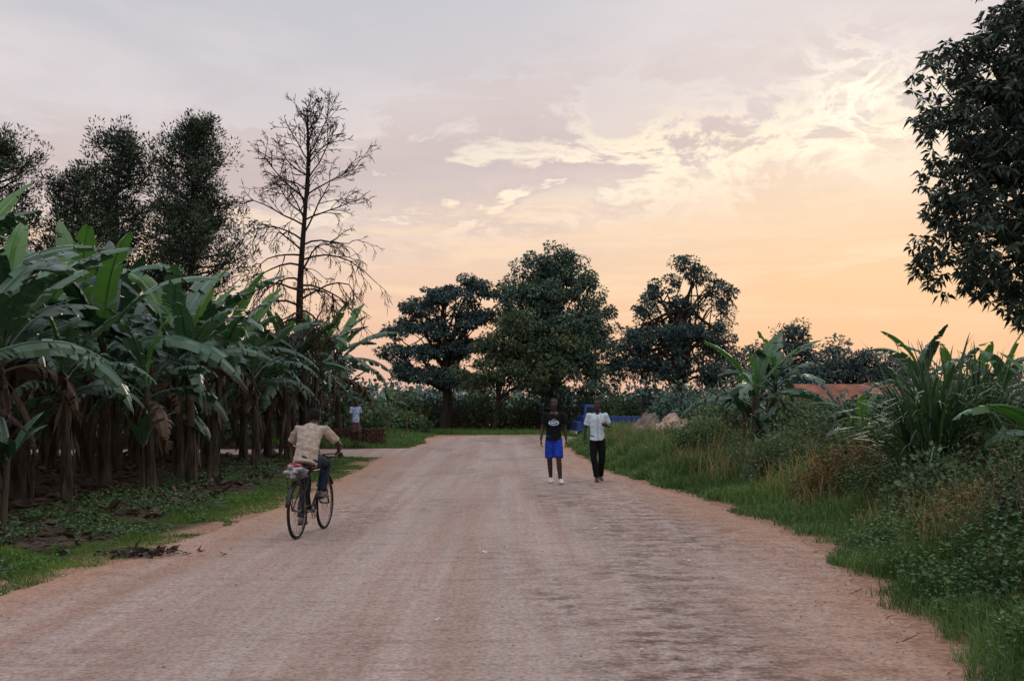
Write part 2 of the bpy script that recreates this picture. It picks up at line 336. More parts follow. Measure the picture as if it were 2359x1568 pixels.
for yy in np.arange(13.4,46,1.9):
    for xx in np.arange(-8.9,-19,-1.9):
        x=xx+R(-.55,.55); y=yy+R(-.55,.55)
        if x< -0.5*y-2.5: continue
        if 32.8<y<38 and x>-22: continue
        if y<15 and x>-8.3: continue
        place_banana(x,y,R(.82,1.14))
place_banana(5.5,24.5,1.08,None,.6,BY[0]); place_banana(6.1,25.6,.80,3,2.0)
place_banana(6.6,20.5,.55,None,1.2,BY[1]); place_banana(9.5,25,.66,4); place_banana(11,27.5,.62,1); place_banana(7.2,31.5,.62,0)
place_banana(6.2,12.3,.68,None,2.6,BY[0]); place_banana(7.9,13.4,.5,5); place_banana(8.6,17.8,.5,6); place_banana(9.8,21.5,.55,2); place_banana(13,30,.65,0)
for x,y,s in((-1.5,60,.5),(-3.2,61,.5),(-6.5,57,.5),(-8,52,.85),(-10,50,.95),(0.2,61.5,.45)): place_banana(x,y,s)
# ------------------------------------------------------------ trees
def branch(mb,a,b,r0,r1,bow,mat=1,n=6,sides=5):
    a=np.asarray(a,float);b=np.asarray(b,float); t=np.linspace(0,1,n)[:,None]
    L=np.linalg.norm(b-a); off=rng.normal(0,.05*L,3)
    P=a+(b-a)*t+np.sin(np.pi*t)*(np.array([0,0,bow*L])+off)
    P[1:-1]+=rng.normal(0,.018*L,(n-2,3))
    tube(mb,P,np.linspace(r0,r1,n),sides,mat,.5,cap=False); return P
def crown(mb,base,blobs,ncl,lpc,cr,L,W,trunk_top,tr=.25,limbs=26,droop=.2,flat=.7,shell=.45,leafmat=0,up=.2):
    base=np.array(base,float); tt=np.array(trunk_top,float)
    t=np.linspace(0,1,8)[:,None]; TP=base+(tt-base)*t+np.sin(t*5)*.08; TP[0]-=[0,0,.2]
    tube(mb,TP,tr*np.linspace(1.15,.5,8),9,1,.5)
    wts=np.array([b[3]*b[4]*b[5] for b in blobs])**.8; wts=wts/wts.sum(); C=[]
    for k in rng.choice(len(blobs),ncl,p=wts):
        b=blobs[k]; d=nrm(rng.normal(0,1,3)); r=shell+(1-shell)*rng.random()**.6*R(.85,1.18)
        C.append(np.array(b[:3])+d*r*np.array(b[3:6]))
    C=np.array(C)
    for c in C[rng.choice(ncl,min(limbs,ncl),False)]:
        st=TP[int(R(3,8))]; P=branch(mb,st,c,tr*.36,.02,.08)
        for q in range(2):
            k=np.argmin(np.linalg.norm(C-P[4]-rng.normal(0,.8,3),axis=1)); branch(mb,P[3],C[k],.04,.012,.05,sides=4,n=4)
    rad=cr*R(.45,1.35,ncl); tone=R(0,1,ncl)
    idx=np.repeat(np.arange(ncl),lpc); n=len(idx)
    g=ball(n)*[1,1,flat]; P=C[idx]+g*rad[idx][:,None]*.6
    D=nrm(g)+rng.normal(0,.45,(n,3))+[0,0,up-droop]
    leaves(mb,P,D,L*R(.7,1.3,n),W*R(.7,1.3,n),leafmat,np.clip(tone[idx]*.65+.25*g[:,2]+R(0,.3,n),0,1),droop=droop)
def mk(name,mats,**k):
    mb=MB(); crown(mb,**k); return mb.obj(name,mats)
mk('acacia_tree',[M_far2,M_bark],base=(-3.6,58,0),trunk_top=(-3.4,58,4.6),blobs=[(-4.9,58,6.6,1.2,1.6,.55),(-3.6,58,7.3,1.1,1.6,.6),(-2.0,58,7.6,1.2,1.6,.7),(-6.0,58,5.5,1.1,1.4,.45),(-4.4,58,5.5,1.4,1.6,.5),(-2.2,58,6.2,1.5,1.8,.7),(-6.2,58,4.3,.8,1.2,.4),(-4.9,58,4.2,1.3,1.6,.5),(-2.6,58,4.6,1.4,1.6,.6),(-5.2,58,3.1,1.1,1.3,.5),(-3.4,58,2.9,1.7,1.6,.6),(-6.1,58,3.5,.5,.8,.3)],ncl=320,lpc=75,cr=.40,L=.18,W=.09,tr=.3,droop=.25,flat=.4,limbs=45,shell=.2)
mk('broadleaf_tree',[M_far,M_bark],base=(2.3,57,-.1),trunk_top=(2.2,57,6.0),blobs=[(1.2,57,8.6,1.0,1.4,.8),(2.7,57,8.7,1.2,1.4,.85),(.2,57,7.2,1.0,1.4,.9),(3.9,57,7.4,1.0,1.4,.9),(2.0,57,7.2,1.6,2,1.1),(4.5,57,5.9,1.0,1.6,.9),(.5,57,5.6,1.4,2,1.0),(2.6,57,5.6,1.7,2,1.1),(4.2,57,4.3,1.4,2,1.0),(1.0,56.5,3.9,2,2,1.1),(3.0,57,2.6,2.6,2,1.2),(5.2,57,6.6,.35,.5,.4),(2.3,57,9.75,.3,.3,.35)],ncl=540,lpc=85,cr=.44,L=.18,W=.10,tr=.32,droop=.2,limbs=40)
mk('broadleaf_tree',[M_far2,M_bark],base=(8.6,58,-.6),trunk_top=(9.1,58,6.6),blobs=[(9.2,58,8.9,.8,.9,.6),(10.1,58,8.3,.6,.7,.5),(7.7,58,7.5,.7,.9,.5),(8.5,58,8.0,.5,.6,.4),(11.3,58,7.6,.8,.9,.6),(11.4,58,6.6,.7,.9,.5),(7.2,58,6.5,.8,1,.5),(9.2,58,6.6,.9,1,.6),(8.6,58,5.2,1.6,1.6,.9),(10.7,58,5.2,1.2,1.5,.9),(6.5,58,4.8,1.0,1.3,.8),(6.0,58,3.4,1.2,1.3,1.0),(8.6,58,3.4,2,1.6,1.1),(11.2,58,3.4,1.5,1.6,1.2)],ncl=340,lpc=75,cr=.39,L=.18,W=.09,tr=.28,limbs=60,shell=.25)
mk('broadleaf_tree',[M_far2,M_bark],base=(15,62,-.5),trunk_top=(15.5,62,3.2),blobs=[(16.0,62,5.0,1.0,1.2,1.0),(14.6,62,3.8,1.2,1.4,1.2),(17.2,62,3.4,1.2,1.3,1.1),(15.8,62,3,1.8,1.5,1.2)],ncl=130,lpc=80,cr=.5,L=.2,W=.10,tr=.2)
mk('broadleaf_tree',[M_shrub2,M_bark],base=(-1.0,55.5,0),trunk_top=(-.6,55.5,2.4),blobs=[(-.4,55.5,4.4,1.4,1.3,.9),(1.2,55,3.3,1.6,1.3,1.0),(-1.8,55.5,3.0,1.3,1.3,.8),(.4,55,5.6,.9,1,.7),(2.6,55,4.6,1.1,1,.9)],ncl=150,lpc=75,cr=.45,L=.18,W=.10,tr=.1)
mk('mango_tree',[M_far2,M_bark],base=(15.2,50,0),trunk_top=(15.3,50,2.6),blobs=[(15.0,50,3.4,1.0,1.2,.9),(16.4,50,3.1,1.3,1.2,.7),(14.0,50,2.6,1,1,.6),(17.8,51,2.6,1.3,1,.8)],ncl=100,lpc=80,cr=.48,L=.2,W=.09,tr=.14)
def mango():
    mb=MB(); base=np.array([10.4,17,.3]); tt=np.array([9.8,16.8,4.6])
    TP=base+(tt-base)*np.linspace(0,1,8)[:,None]; tube(mb,TP,np.linspace(.36,.2,8),10,1)
    blobs=[(7.45,16,6.75,1.1,1.5,.75),(7.3,16,5.8,1.1,1.6,.85),(7.3,16,4.8,1.0,1.5,.8),(7.1,16,3.95,.95,1.4,.5),(8.0,16,3.35,.8,1.2,.5),(10,16.8,7.3,2.0,2,1.8),(9.4,16.5,5.2,1.8,2,1.8),(6.65,16,3.65,.4,.7,.3),(8.0,16.3,7.6,.8,.9,.7),(7.6,16,2.9,.35,.6,.3)]
    w=np.array([b[3]*b[4]*b[5] for b in blobs])**.85; w/=w.sum(); C=[]
    for k in rng.choice(len(blobs),820,p=w):
        b=blobs[k]; d=nrm(rng.normal(0,1,3)); C.append(np.array(b[:3])+d*(.35+.65*rng.random()**.6)*np.array(b[3:6]))
    C=np.array(C)
    for c in C[rng.choice(len(C),60,False)]:
        P=branch(mb,TP[int(R(4,8))],c,.07,.02,.05,n=7)
        for q in range(3):
            k=np.argmin(np.linalg.norm(C-P[5]-rng.normal(0,.5,3),axis=1)); branch(mb,P[4],C[k],.025,.01,.03,sides=4,n=4)
    nr=6; CC=np.repeat(C,nr,0)+ball(len(C)*nr)*.19; tone=np.repeat(R(0,1,len(C)),nr)
    lp=11; I=np.repeat(np.arange(len(CC)),lp); n=len(I); az=R(0,6.28,n)
    D=np.stack([np.cos(az),np.sin(az),R(-1.1,.6,n)],1)
    leaves(mb,CC[I]+D*.02,D,R(.10,.19,n),R(.04,.062,n),0,np.clip(tone[I]**1.5*.6+R(0,.4,n),0,1),droop=.25)
    return mb.obj('mango_tree',[M_mango,M_bark])
mango()
def conifer(name,base,Ht,z0,Rf,nb,leafmat,lean=(0,0),lpt=46,tuft=.135,L=.11,W=.032):
    mb=MB(); b=np.array(base,float); z=np.linspace(0,1,14)
    TP=np.stack([b[0]+lean[0]*z+.10*np.sin(z*7),b[1]+lean[1]*z,b[2]+Ht*z],1); tube(mb,TP,np.interp(z,[0,1],[.14,.025]),8,1)
    TC=[]
    for i in range(nb):
        q=(i+R(0,1))/nb; zz=z0+(Ht-z0)*q; a=i*2.4+R(-.8,.8); r=Rf(q)*R(.35,1.25)
        st=np.array([np.interp(zz/Ht,z,TP[:,0]),np.interp(zz/Ht,z,TP[:,1]),b[2]+zz])
        en=st+np.array([math.cos(a)*r,math.sin(a)*r,r*R(.25,.8)])
        P=branch(mb,st,en,.032,.01,-.12,sides=4,n=7)
        for k in range(3,7):
            for s in range(2):
                c=P[k]+ball(1)[0]*(.05+.035*k)*[1,1,.8]+[0,0,.1]; branch(mb,P[k-1],c,.012,.006,0,n=3,sides=3); TC.append(c)
    for k in range(6): TC.append(TP[-1]+[R(-.08,.08),R(-.08,.08),R(-.5,.1)])
    TC=np.array(TC); sz=R(.6,1.5,len(TC)); I=np.repeat(np.arange(len(TC)),lpt); n=len(I); g=ball(n)
    leaves(mb,TC[I]+g*tuft*sz[I][:,None]*[.9,.9,1],nrm(g)*[1,1,.6]+[0,0,.6],L*R(.6,1.3,n),W*R(.8,1.5,n),0,np.clip(R(0,.7,len(TC))[I]+R(0,.3,n),0,1))
    return mb.obj(name,[leafmat,M_bark])
rc=lambda q:np.interp(q,[0,.12,.3,.45,.52,.65,.8,.9,1],[1.6,2.0,1.85,1.6,1.0,1.15,.9,.5,.1])
conifer('silky_oak_tree',(-8.85,30,0),9.3,4.2,rc,76,M_grev)
rb=lambda q:np.interp(q,[0,.3,.5,.7,.9,1],[1.2,1.4,.85,1.1,.8,.2])
conifer('silky_oak_tree',(-11.05,30,0),8.9,4.4,rb,54,M_grev,lean=(.1,0))
conifer('silky_oak_tree',(-12.7,31,0),8.0,4.4,rb,40,M_grev,lean=(.1,0))
conifer('silky_oak_tree',(-14.6,30,0),8.7,4.2,rb,50,M_grev,lean=(.3,0))
conifer('silky_oak_tree',(-10.1,32,0),7.3,4.2,rb,32,M_grev,lean=(.3,0))
def bare():
    mb=MB(); z=np.linspace(0,1,18)
    TP=np.stack([-5.72+.14*np.sin(z*6+2.2)-.12*z,np.full(18,30.)+.1*np.sin(z*4),9.75*z-.1],1); tube(mb,TP,np.interp(z,[0,.3,1],[.16,.12,.02]),9,0)
    def rec(p,d,L,r,dep,curl):
        n=5 if dep<2 else 4; P=[p]; dd=d.copy()
        for i in range(n):
            dd=nrm(dd+rng.normal(0,.17,3)+np.array([0,0,curl])); P.append(P[-1]+dd*L/n)
        P=np.array(P); tube(mb,P,np.linspace(r,max(r*.45,.007),n+1),5 if dep<1 else 3,0,cap=False)
        if dep>=3: return
        nc=[6,4,3][dep]
        for k in range(nc):
            j=min(n,1+int(R(.25,1)*n)); s=nrm(rng.normal(0,1,3)); s=nrm(s-dd*(s@dd)); nd=nrm(dd*.9+s*R(.45,.9)+[0,0,.08])
            rec(P[j],nd,L*R(.34,.55),max(r*.5,.008),dep+1,curl+R(-.04,.04))
    nb=40
    for i in range(nb):
        q=(i+.5)/nb; zz=3.7+5.6*q; a=i*2.4+R(-.4,.4); st=np.array([np.interp(zz,TP[:,2],TP[:,0]),30,zz])
        Lb=np.interp(q,[0,.12,.35,.55,.7,.85,1],[1.5,1.7,1.7,1.5,1.6,1.3,.8])*R(.75,1.1); e=np.interp(q,[0,.3,.7,1],[.3,.5,.75,1.1])+R(-.15,.15)
        rec(st,np.array([math.cos(a)*math.cos(e),math.sin(a)*math.cos(e),math.sin(e)]),Lb,.038-.018*q,0,np.interp(q,[0,.3,.6,1],[-.30,-.16,-.03,.04]))
    return mb.obj('bare_tree',[M_barkL])
bare()
mb=MB()
TC=[]
for i in range(30):
    a=R(0,6.28); b=np.array([-5.4+R(-.3,.3),29+R(-.3,.3),R(2.2,3.4)]); e=b+[math.cos(a)*R(.3,1.3),math.sin(a)*.6,R(.7,2.0)]
    P=branch(mb,b,e,.014,.006,.0,n=7,sides=3,mat=1); TC+=list(P[2:])
for k in range(3): tube(mb,[[-5.4,29,0],[-5.4+R(-.3,.3),29,2.6]],[.05,.03],5,1)
TC=np.array(TC); I=np.repeat(np.arange(len(TC)),3); n=len(I); leaves(mb,TC[I]+rng.normal(0,.05,(n,3)),rng.normal(0,1,(n,3)),R(.05,.1,n),R(.03,.05,n),0,R(0,1,n),droop=.2)
mb.obj('sapling',[M_red,M_bark])
# ------------------------------------------------------------ shrubs
def shrub(name,cx,cy,rx,ry,h,ncl,lpc,L,W,mat,cr=.3,z0=None):
    mb=MB(); z0=float(H(cx,cy)) if z0 is None else z0
    d=nrm(rng.normal(0,1,(ncl,3))); d[:,2]=np.abs(d[:,2]); r=.35+.65*rng.random((ncl,1))**.5*R(.8,1.2,(ncl,1))
    C=np.array([cx,cy,z0+.05])+d*r*[rx,ry,h]
    for c in C[:min(ncl,18)]: branch(mb,(cx+R(-.2,.2)*rx,cy+R(-.2,.2)*ry,z0-.05),c,.03*min(1,rx),.008,.05,sides=4,n=5)
    I=np.repeat(np.arange(ncl),lpc); n=len(I); g=ball(n); tone=R(0,1,ncl)
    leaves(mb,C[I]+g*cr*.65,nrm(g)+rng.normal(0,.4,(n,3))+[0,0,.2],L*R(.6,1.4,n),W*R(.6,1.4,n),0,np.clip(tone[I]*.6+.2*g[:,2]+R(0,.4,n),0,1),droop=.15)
    ns=int(6+rx*5); b=np.array([cx,cy,z0]); P=b+np.stack([R(-rx,rx,ns),R(-ry,ry,ns),R(.3,.6,ns)*h],1); blades(mb,P,R(.5,1.0,ns)*h,np.full(ns,.012),R(.1,.7,ns),0,R(.3,1,ns))
    return mb.obj(name,[mat,M_bark])
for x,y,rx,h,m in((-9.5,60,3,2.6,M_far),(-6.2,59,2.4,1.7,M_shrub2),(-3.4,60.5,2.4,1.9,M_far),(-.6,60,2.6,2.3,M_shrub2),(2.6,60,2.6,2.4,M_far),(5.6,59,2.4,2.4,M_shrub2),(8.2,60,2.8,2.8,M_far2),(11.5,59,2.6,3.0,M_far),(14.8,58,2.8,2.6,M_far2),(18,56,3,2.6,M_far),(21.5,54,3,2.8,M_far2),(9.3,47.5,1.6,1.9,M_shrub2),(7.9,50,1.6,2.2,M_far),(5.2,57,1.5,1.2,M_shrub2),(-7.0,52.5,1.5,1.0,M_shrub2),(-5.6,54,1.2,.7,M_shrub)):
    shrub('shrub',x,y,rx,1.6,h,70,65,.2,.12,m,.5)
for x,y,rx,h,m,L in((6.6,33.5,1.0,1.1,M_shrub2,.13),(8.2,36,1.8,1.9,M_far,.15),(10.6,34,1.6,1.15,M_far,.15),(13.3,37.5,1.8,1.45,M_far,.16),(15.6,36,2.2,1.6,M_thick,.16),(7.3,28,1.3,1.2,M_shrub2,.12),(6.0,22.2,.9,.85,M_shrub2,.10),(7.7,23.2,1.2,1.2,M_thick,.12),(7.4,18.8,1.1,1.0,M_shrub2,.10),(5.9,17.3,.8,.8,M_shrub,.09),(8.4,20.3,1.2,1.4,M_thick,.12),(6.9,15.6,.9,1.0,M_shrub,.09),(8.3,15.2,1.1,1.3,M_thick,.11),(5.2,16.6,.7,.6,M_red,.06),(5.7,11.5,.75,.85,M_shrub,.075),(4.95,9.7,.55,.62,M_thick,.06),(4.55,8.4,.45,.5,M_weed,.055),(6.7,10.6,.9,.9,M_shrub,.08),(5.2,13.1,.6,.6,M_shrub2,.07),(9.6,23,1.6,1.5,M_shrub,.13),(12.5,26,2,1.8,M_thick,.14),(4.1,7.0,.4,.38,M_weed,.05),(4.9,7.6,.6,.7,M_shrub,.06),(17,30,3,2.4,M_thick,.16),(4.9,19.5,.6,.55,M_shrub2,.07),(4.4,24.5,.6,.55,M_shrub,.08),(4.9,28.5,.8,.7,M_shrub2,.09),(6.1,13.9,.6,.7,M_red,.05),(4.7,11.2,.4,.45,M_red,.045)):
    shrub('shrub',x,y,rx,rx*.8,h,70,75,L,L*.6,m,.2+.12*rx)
mb=MB()
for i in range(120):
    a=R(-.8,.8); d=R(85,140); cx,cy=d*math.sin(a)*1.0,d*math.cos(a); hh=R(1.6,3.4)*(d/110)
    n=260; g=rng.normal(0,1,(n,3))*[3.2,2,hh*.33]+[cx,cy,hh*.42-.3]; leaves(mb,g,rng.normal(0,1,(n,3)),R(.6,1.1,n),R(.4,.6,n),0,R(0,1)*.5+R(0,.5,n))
mb.obj('distant_trees',[foliage('leaf_distant_hazed',(70,92,92),(106,126,118),0,.8)])  # pale haze of distance is put into this leaf colour
mb=MB()
for i in range(40):
    cx=R(-32,-9); cy=R(48,60); hh=R(2.5,4.5); n=450; g=ball(n,2)*[1.4,1.2,hh*.3]+[cx,cy,hh*.45]; leaves(mb,g,rng.normal(0,1,(n,3)),R(.25,.4,n),R(.15,.25,n),0,R(0,1)*.5+R(0,.5,n))
mb.obj('background_thicket',[M_thick])
# ------------------------------------------------------------ grass and weeds
def field(name,n,side,o0,o1,h0,h1,w,mat,y0=5,y1=45,lean=(.1,.8),mask=None,pw=1.0):
    y=np.exp(R(np.log(y0),np.log(y1),n)); o=o0+(o1-o0)*R(0,1,n)**pw
    x=xr(np.minimum(y,44))+o if side>0 else np.interp(y,[-8,0,9.7,13.6,18,27,32,43,47.5],[-5.2,-5,-4.57,-4,-3.75,-3.75,-3.9,-3.4,-3.8])-o
    rag=.26*wn(x*0,y,1.9,side)+.14*wn(x*0,y,5.5,side*2)+.08*wn(x*0,y,15,side*3)
    k=(o>.16+rag+.12*R(-1,1,n))
    if side<0:k&=~((y>32.6)&(y<38.2))
    if mask is not None:k&=mask(x,y,o)
    x,y,o=x[k],y[k],o[k]; n=len(x)
    cl=np.clip(.75+.55*wn(x,y,1.3,4)+.35*wn(x,y,4.1,1),.25,1.7)
    P=np.stack([x,y,H(x,y)-.01],1); hs=R(h0,h1,n)*cl*np.clip(.3+o*.7,0,1)
    hs=np.maximum(hs,.04)
    mb=MB(); blades(mb,P,hs,w*R(.6,1.3,n)*np.clip(y/12,.7,2.2),R(lean[0],lean[1],n),0,np.clip(.5+.3*wn(x,y,.9,2)+.25*wn(x,y,3.7,5)+R(-.3,.3,n),0,1))
    return mb.obj(name,[mat])
field('grass_verge',110000,1,.0,4.0,.22,.56,.010,M_grass,5,44,pw=1.25)
field('grass_verge_far',30000,1,.1,3.2,.3,.75,.012,M_grass,22,44)
field('dry_grass',18000,1,.7,5,.45,1.0,.008,M_dry,5.5,40,(.1,.5),mask=lambda x,y,o:wn(x,y,.9,3)>.0)
field('grass_left',90000,-1,.0,2.0,.05,.17,.009,M_grassL,5,47,pw=1.5,mask=lambda x,y,o:(wn(x,y,1.3,5)+.4*wn(x,y,4,2)>-.15-(1.0-o)*.5))
field('grass_left_far',16000,-1,.0,3.0,.15,.4,.012,M_grass,38.2,52)
def patch(name,n,x0,x1,y0,y1,h0,h1,w,mat,mask=None):
    x=R(x0,x1,n);y=R(y0,y1,n)
    if mask is not None: k=mask(x,y); x,y=x[k],y[k]
    n=len(x); mb=MB(); blades(mb,np.stack([x,y,H(x,y)-.01],1),R(h0,h1,n),w*R(.7,1.3,n),R(.1,.7,n),0,np.clip(.5+.4*wn(x,y,.7,2)+R(-.3,.3,n),0,1)); mb.obj(name,[mat])
patch('grass_far',26000,-10,22,52.5,58,.1,.35,.03,M_grassL,lambda x,y:(y>53.2)|(x<xl(y)-.1))
patch('grass_corner',9000,-10,-3.6,38.3,52,.06,.25,.02,M_grassL,lambda x,y:x<xl(y)-.2)
def weeds(name,n,side,o0,o1,h,L,mat,y0,y1,mask=None,lpp=14):
    y=np.exp(R(np.log(y0),np.log(y1),n)); o=R(o0,o1,n)
    x=xr(np.minimum(y,44))+o if side>0 else xl(np.minimum(y,32))-o
    if mask is not None: k=mask(x,y,o); x,y,o=x[k],y[k],o[k]
    n=len(x); hh=h*R(.4,1.2,n)*np.clip(.3+.6*o,.2,1.1); z=H(x,y); I=np.repeat(np.arange(n),lpp); m=len(I)
    q=R(.1,1,m); P=np.stack([x[I]+rng.normal(0,.09,m),y[I]+rng.normal(0,.09,m),z[I]+hh[I]*q],1); a=R(0,6.28,m)
    D=np.stack([np.cos(a),np.sin(a),R(-.2,.5,m)],1); ton=R(0,.7,n)
    mb=MB(); leaves(mb,P,D,L*R(.6,1.4,m),L*.62*R(.6,1.3,m),0,np.clip(ton[I]*.8+.35*(q-.3)+R(0,.25,m),0,1),Nn=np.array([0,0,1.])+rng.normal(0,.35,(m,3)),droop=.15)
    st=np.stack([x,y,z-.02],1); blades(mb,st,hh,np.full(n,.008),R(0,.2,n),0,.3)
    mb.obj(name,[mat])
weeds('broadleaf_weeds',5400,1,.4,4.5,.55,.055,M_weed,5,20,lambda x,y,o:(wn(x,y,1.6,7)>-.45)&((y<13)|(o>1.2)))
weeds('broadleaf_weeds_dark',4400,1,.8,5.5,.75,.06,M_shrub,5,24,lambda x,y,o:(wn(x,y,1.3,9)>-.35)&((y<12)|(o>1.3)))
weeds('brown_weeds',3000,1,.9,5.5,.85,.04,M_red,5.5,32,lambda x,y,o:wn(x,y,1.2,11)>-.1,10)
weeds('ground_creeper',4200,-1,.5,3.2,.11,.055,M_weed,6,32,lambda x,y,o:wn(x,y,1.3,4)>-.1,9)
mb=MB(); n=12000; y=R(12,46,n); x=-5.1-R(0,1,n)**1.3*14; k=~((y>32.6)&(y<38.2)); x,y=x[k],y[k]; n=len(x)
P=np.stack([x,y,H(x,y)+.02],1); leaves(mb,P,rng.normal(0,1,(n,3))*[1,1,.15],R(.08,.4,n),R(.03,.12,n),0,R(0,.6,n))
n=200; P=np.stack([-4.15+rng.normal(0,.25,n),12.2+rng.normal(0,.12,n),np.full(n,.03)+R(0,.04,n)],1); leaves(mb,P,rng.normal(0,1,(n,3))*[1,1,.2],R(.05,.16,n),R(.03,.06,n),0,R(0,.2,n))
mb.obj('leaf_litter',[M_dead])
def reeds(cx,cy,h,n,r):
    mb=MB(); 
    for i in range(n):
        a=R(0,6.28); rr=r*R(0,1); b=np.array([cx+rr*math.cos(a),cy+rr*math.sin(a),float(H(cx,cy))+R(0,.4)*h]); hh=h*R(.35,.85); out=R(.25,1.25)
        a+=R(-.6,.6); t=np.linspace(0,1,9); d=np.array([math.cos(a),math.sin(a),0])
        P=b+d*(out*hh*t**1.7*.7)[:,None]+np.array([0,0,1.])*(hh*(t-.55*out*t**3.0))[:,None]
        s=np.array([-math.sin(a+R(-.8,.8)),math.cos(a),0]); w=(.018*np.sin(np.pi*(.12+.88*t)).clip(0)**.7)[:,None]
        V=np.concatenate([P-s*w,P+s*w]); k=np.arange(8); mb.add(V,np.stack([k,k+1,k+10,k+9],1),None,0,R(0,1))
    for i in range(n//12):
        a=R(0,6.28); rr=r*R(0,1); b=np.array([cx+rr*math.cos(a),cy+rr*math.sin(a),float(H(cx,cy))]); tube(mb,[b,b+[R(-.1,.1),R(-.1,.1),h*.5],b+[R(-.3,.3),R(-.2,.2),h*R(.75,1.0)]],[.012,.009,.003],4,0,.6)
    return mb.obj('elephant_grass',[M_reed])
reeds(5.5,14.2,2.15,460,.45); reeds(6.6,15.4,2.2,340,.55); reeds(7.2,17,1.9,240,.5); reeds(8.0,19,2.1,200,.5); reeds(6.3,13.2,1.4,180,.4)
# ------------------------------------------------------------ soil pile
def mound(name,cx,cy,rx,ry,h,mat,seed):
    n=40; u=np.linspace(-1,1,n); A_,B=np.meshgrid(u,u); r=np.sqrt(A_*A_+B*B); x=cx+A_*rx; y=cy+B*ry
    z=np.array([mnoise.fractal((a*1.6+seed,b*1.6,seed),1,2,6) for a,b in zip(A_.ravel(),B.ravel())]).reshape(n,n)
    hh=h*np.clip(1-r**1.7,0,1)**.75*(1+.35*z)+H(x,y)-.05-.1*(r>1); idx=np.arange(n*n).reshape(n,n)
    Q=np.stack([idx[:-1,:-1],idx[:-1,1:],idx[1:,1:],idx[1:,:-1]],-1).reshape(-1,4); mb=MB(); mb.add(np.stack([x,y,hh],-1).reshape(-1,3),Q); return mb.obj(name,[mat],True)
mound('soil_pile',5.15,34.5,.9,.8,.95,plain('pile_sand',(190,166,146),(136,112,96),6,.95,bump=1),1)
mound('rock_pile',4.35,35,.7,.6,.9,plain('pile_rock',(140,126,120),(80,70,68),5,.9,bump=1),4)
# ------------------------------------------------------------ brick stack and fence at the junction corner
mb=MB(); bm=plain('brick',(84,58,48),(56,38,34),5,.9)
for k in range(6):
    for i in range(8):
        for j in range(3):
            box(mb,(-6.4+i*.235+R(-.01,.01)+.1*(k%2),39.2+j*.125+R(-.004,.004),float(H(-5.6,39.2))+.05+k*.096),(.205,.112,.09),0)
mb.obj('brick_stack',[bm])
mb=MB()
for i in range(260):
    x=-6.8+i*.058+R(-.02,.02); hh=R(1.1,1.5); y=59-.02*x+R(-.03,.03); tube(mb,[[x,y,-.15],[x+R(-.05,.05),y,hh]],[.016,.012],4,0,cap=False)
for z in(.4,1.0): tube(mb,[[-6.8,59.05,z],[0,59.05,z],[8.3,59.05,z]],[.02,.02,.02],4,0)
mb.obj('reed_fence',[plain('reed',(120,98,80),(72,58,50),5,.9)])
mb=MB()
for i,(x,y) in enumerate(((-4.9,50.5),(-4.4,51.8),(-5.6,49.5))): tube(mb,[[x,y,-.1],[x+.03,y,1.35]],[.045,.035],7,0)
for z in(.6,1.1): tube(mb,[[-5.6,49.5,z],[-4.9,50.5,z+.02],[-4.4,51.8,z]],[.008]*3,4,0)
mb.obj('wooden_post_fence',[plain('post',(100,84,72),(60,50,44),9,.9)])
# ------------------------------------------------------------ house
def house(loc,z0,rc1,rc2,rz=0):
    e=bpy.data.objects.new('brick_house',None); scene.collection.objects.link(e); e.location=loc; e.rotation_euler=(0,0,rz)
    wall=plain('house_wall',(150,104,82),(110,74,58),4,.9); mb=MB()
    box(mb,(0,0,z0+1.1),(6,4,2.2),0); 
    mb.add([[-3,-2,z0+2.2],[-3,2,z0+2.2],[-3,0,z0+2.95],[3,-2,z0+2.2],[3,2,z0+2.2],[3,0,z0+2.95]],None,[[0,2,1],[3,4,5]],0); mb.obj('walls',[wall],False,e)
    mb=MB(); n=90; xs=np.linspace(-3.35,3.35,n*2+1); 
    for s in(-1,1):
        c=.018*np.cos(np.arange(n*2+1)*np.pi)
        top=np.stack([xs,0*xs,z0+3.02+c],1); bot=np.stack([xs,0*xs+s*2.5,z0+2.09+c],1); k=np.arange(n*2); m=n*2+1
        mb.add(np.concatenate([top,bot]),np.stack([k,k+1,k+m+1,k+m],1),None,0)
    mb.obj('roof',[plain('roof_iron',rc1,rc2,1.6,.7,.1)],False,e)
    mb=MB(); 
    for x in(-1.9,1.9): box(mb,(x,-2.01,z0+1.3),(.9,.06,.9),0)
    mb.obj('windows',[plain('window_dark',(40,42,46),(28,28,30),3,.3)],False,e)
    mb=MB(); box(mb,(0,-2.01,z0+1.0),(.9,.06,2.0),0); mb.obj('door',[plain('door_wood',(84,60,44),(60,42,32),6,.7)],False,e)
    mb=MB()
    for x in(-1.9,1.9):
        for dx,dz,sx,sz in((0,.49,1.08,.08),(0,-.49,1.08,.08),(.49,0,.08,.9),(-.49,0,.08,.9)): box(mb,(x+dx,-2.04,z0+1.3+dz),(sx,.07,sz),0)
    mb.obj('window_frames',[plain('frame',(150,140,128),(120,112,100),6,.7)],False,e)
house((14.8,46,0),-.66,(160,104,84),(110,72,62),.25)
house((19.4,44,0),-.75,(150,140,134),(116,106,100),-.1)
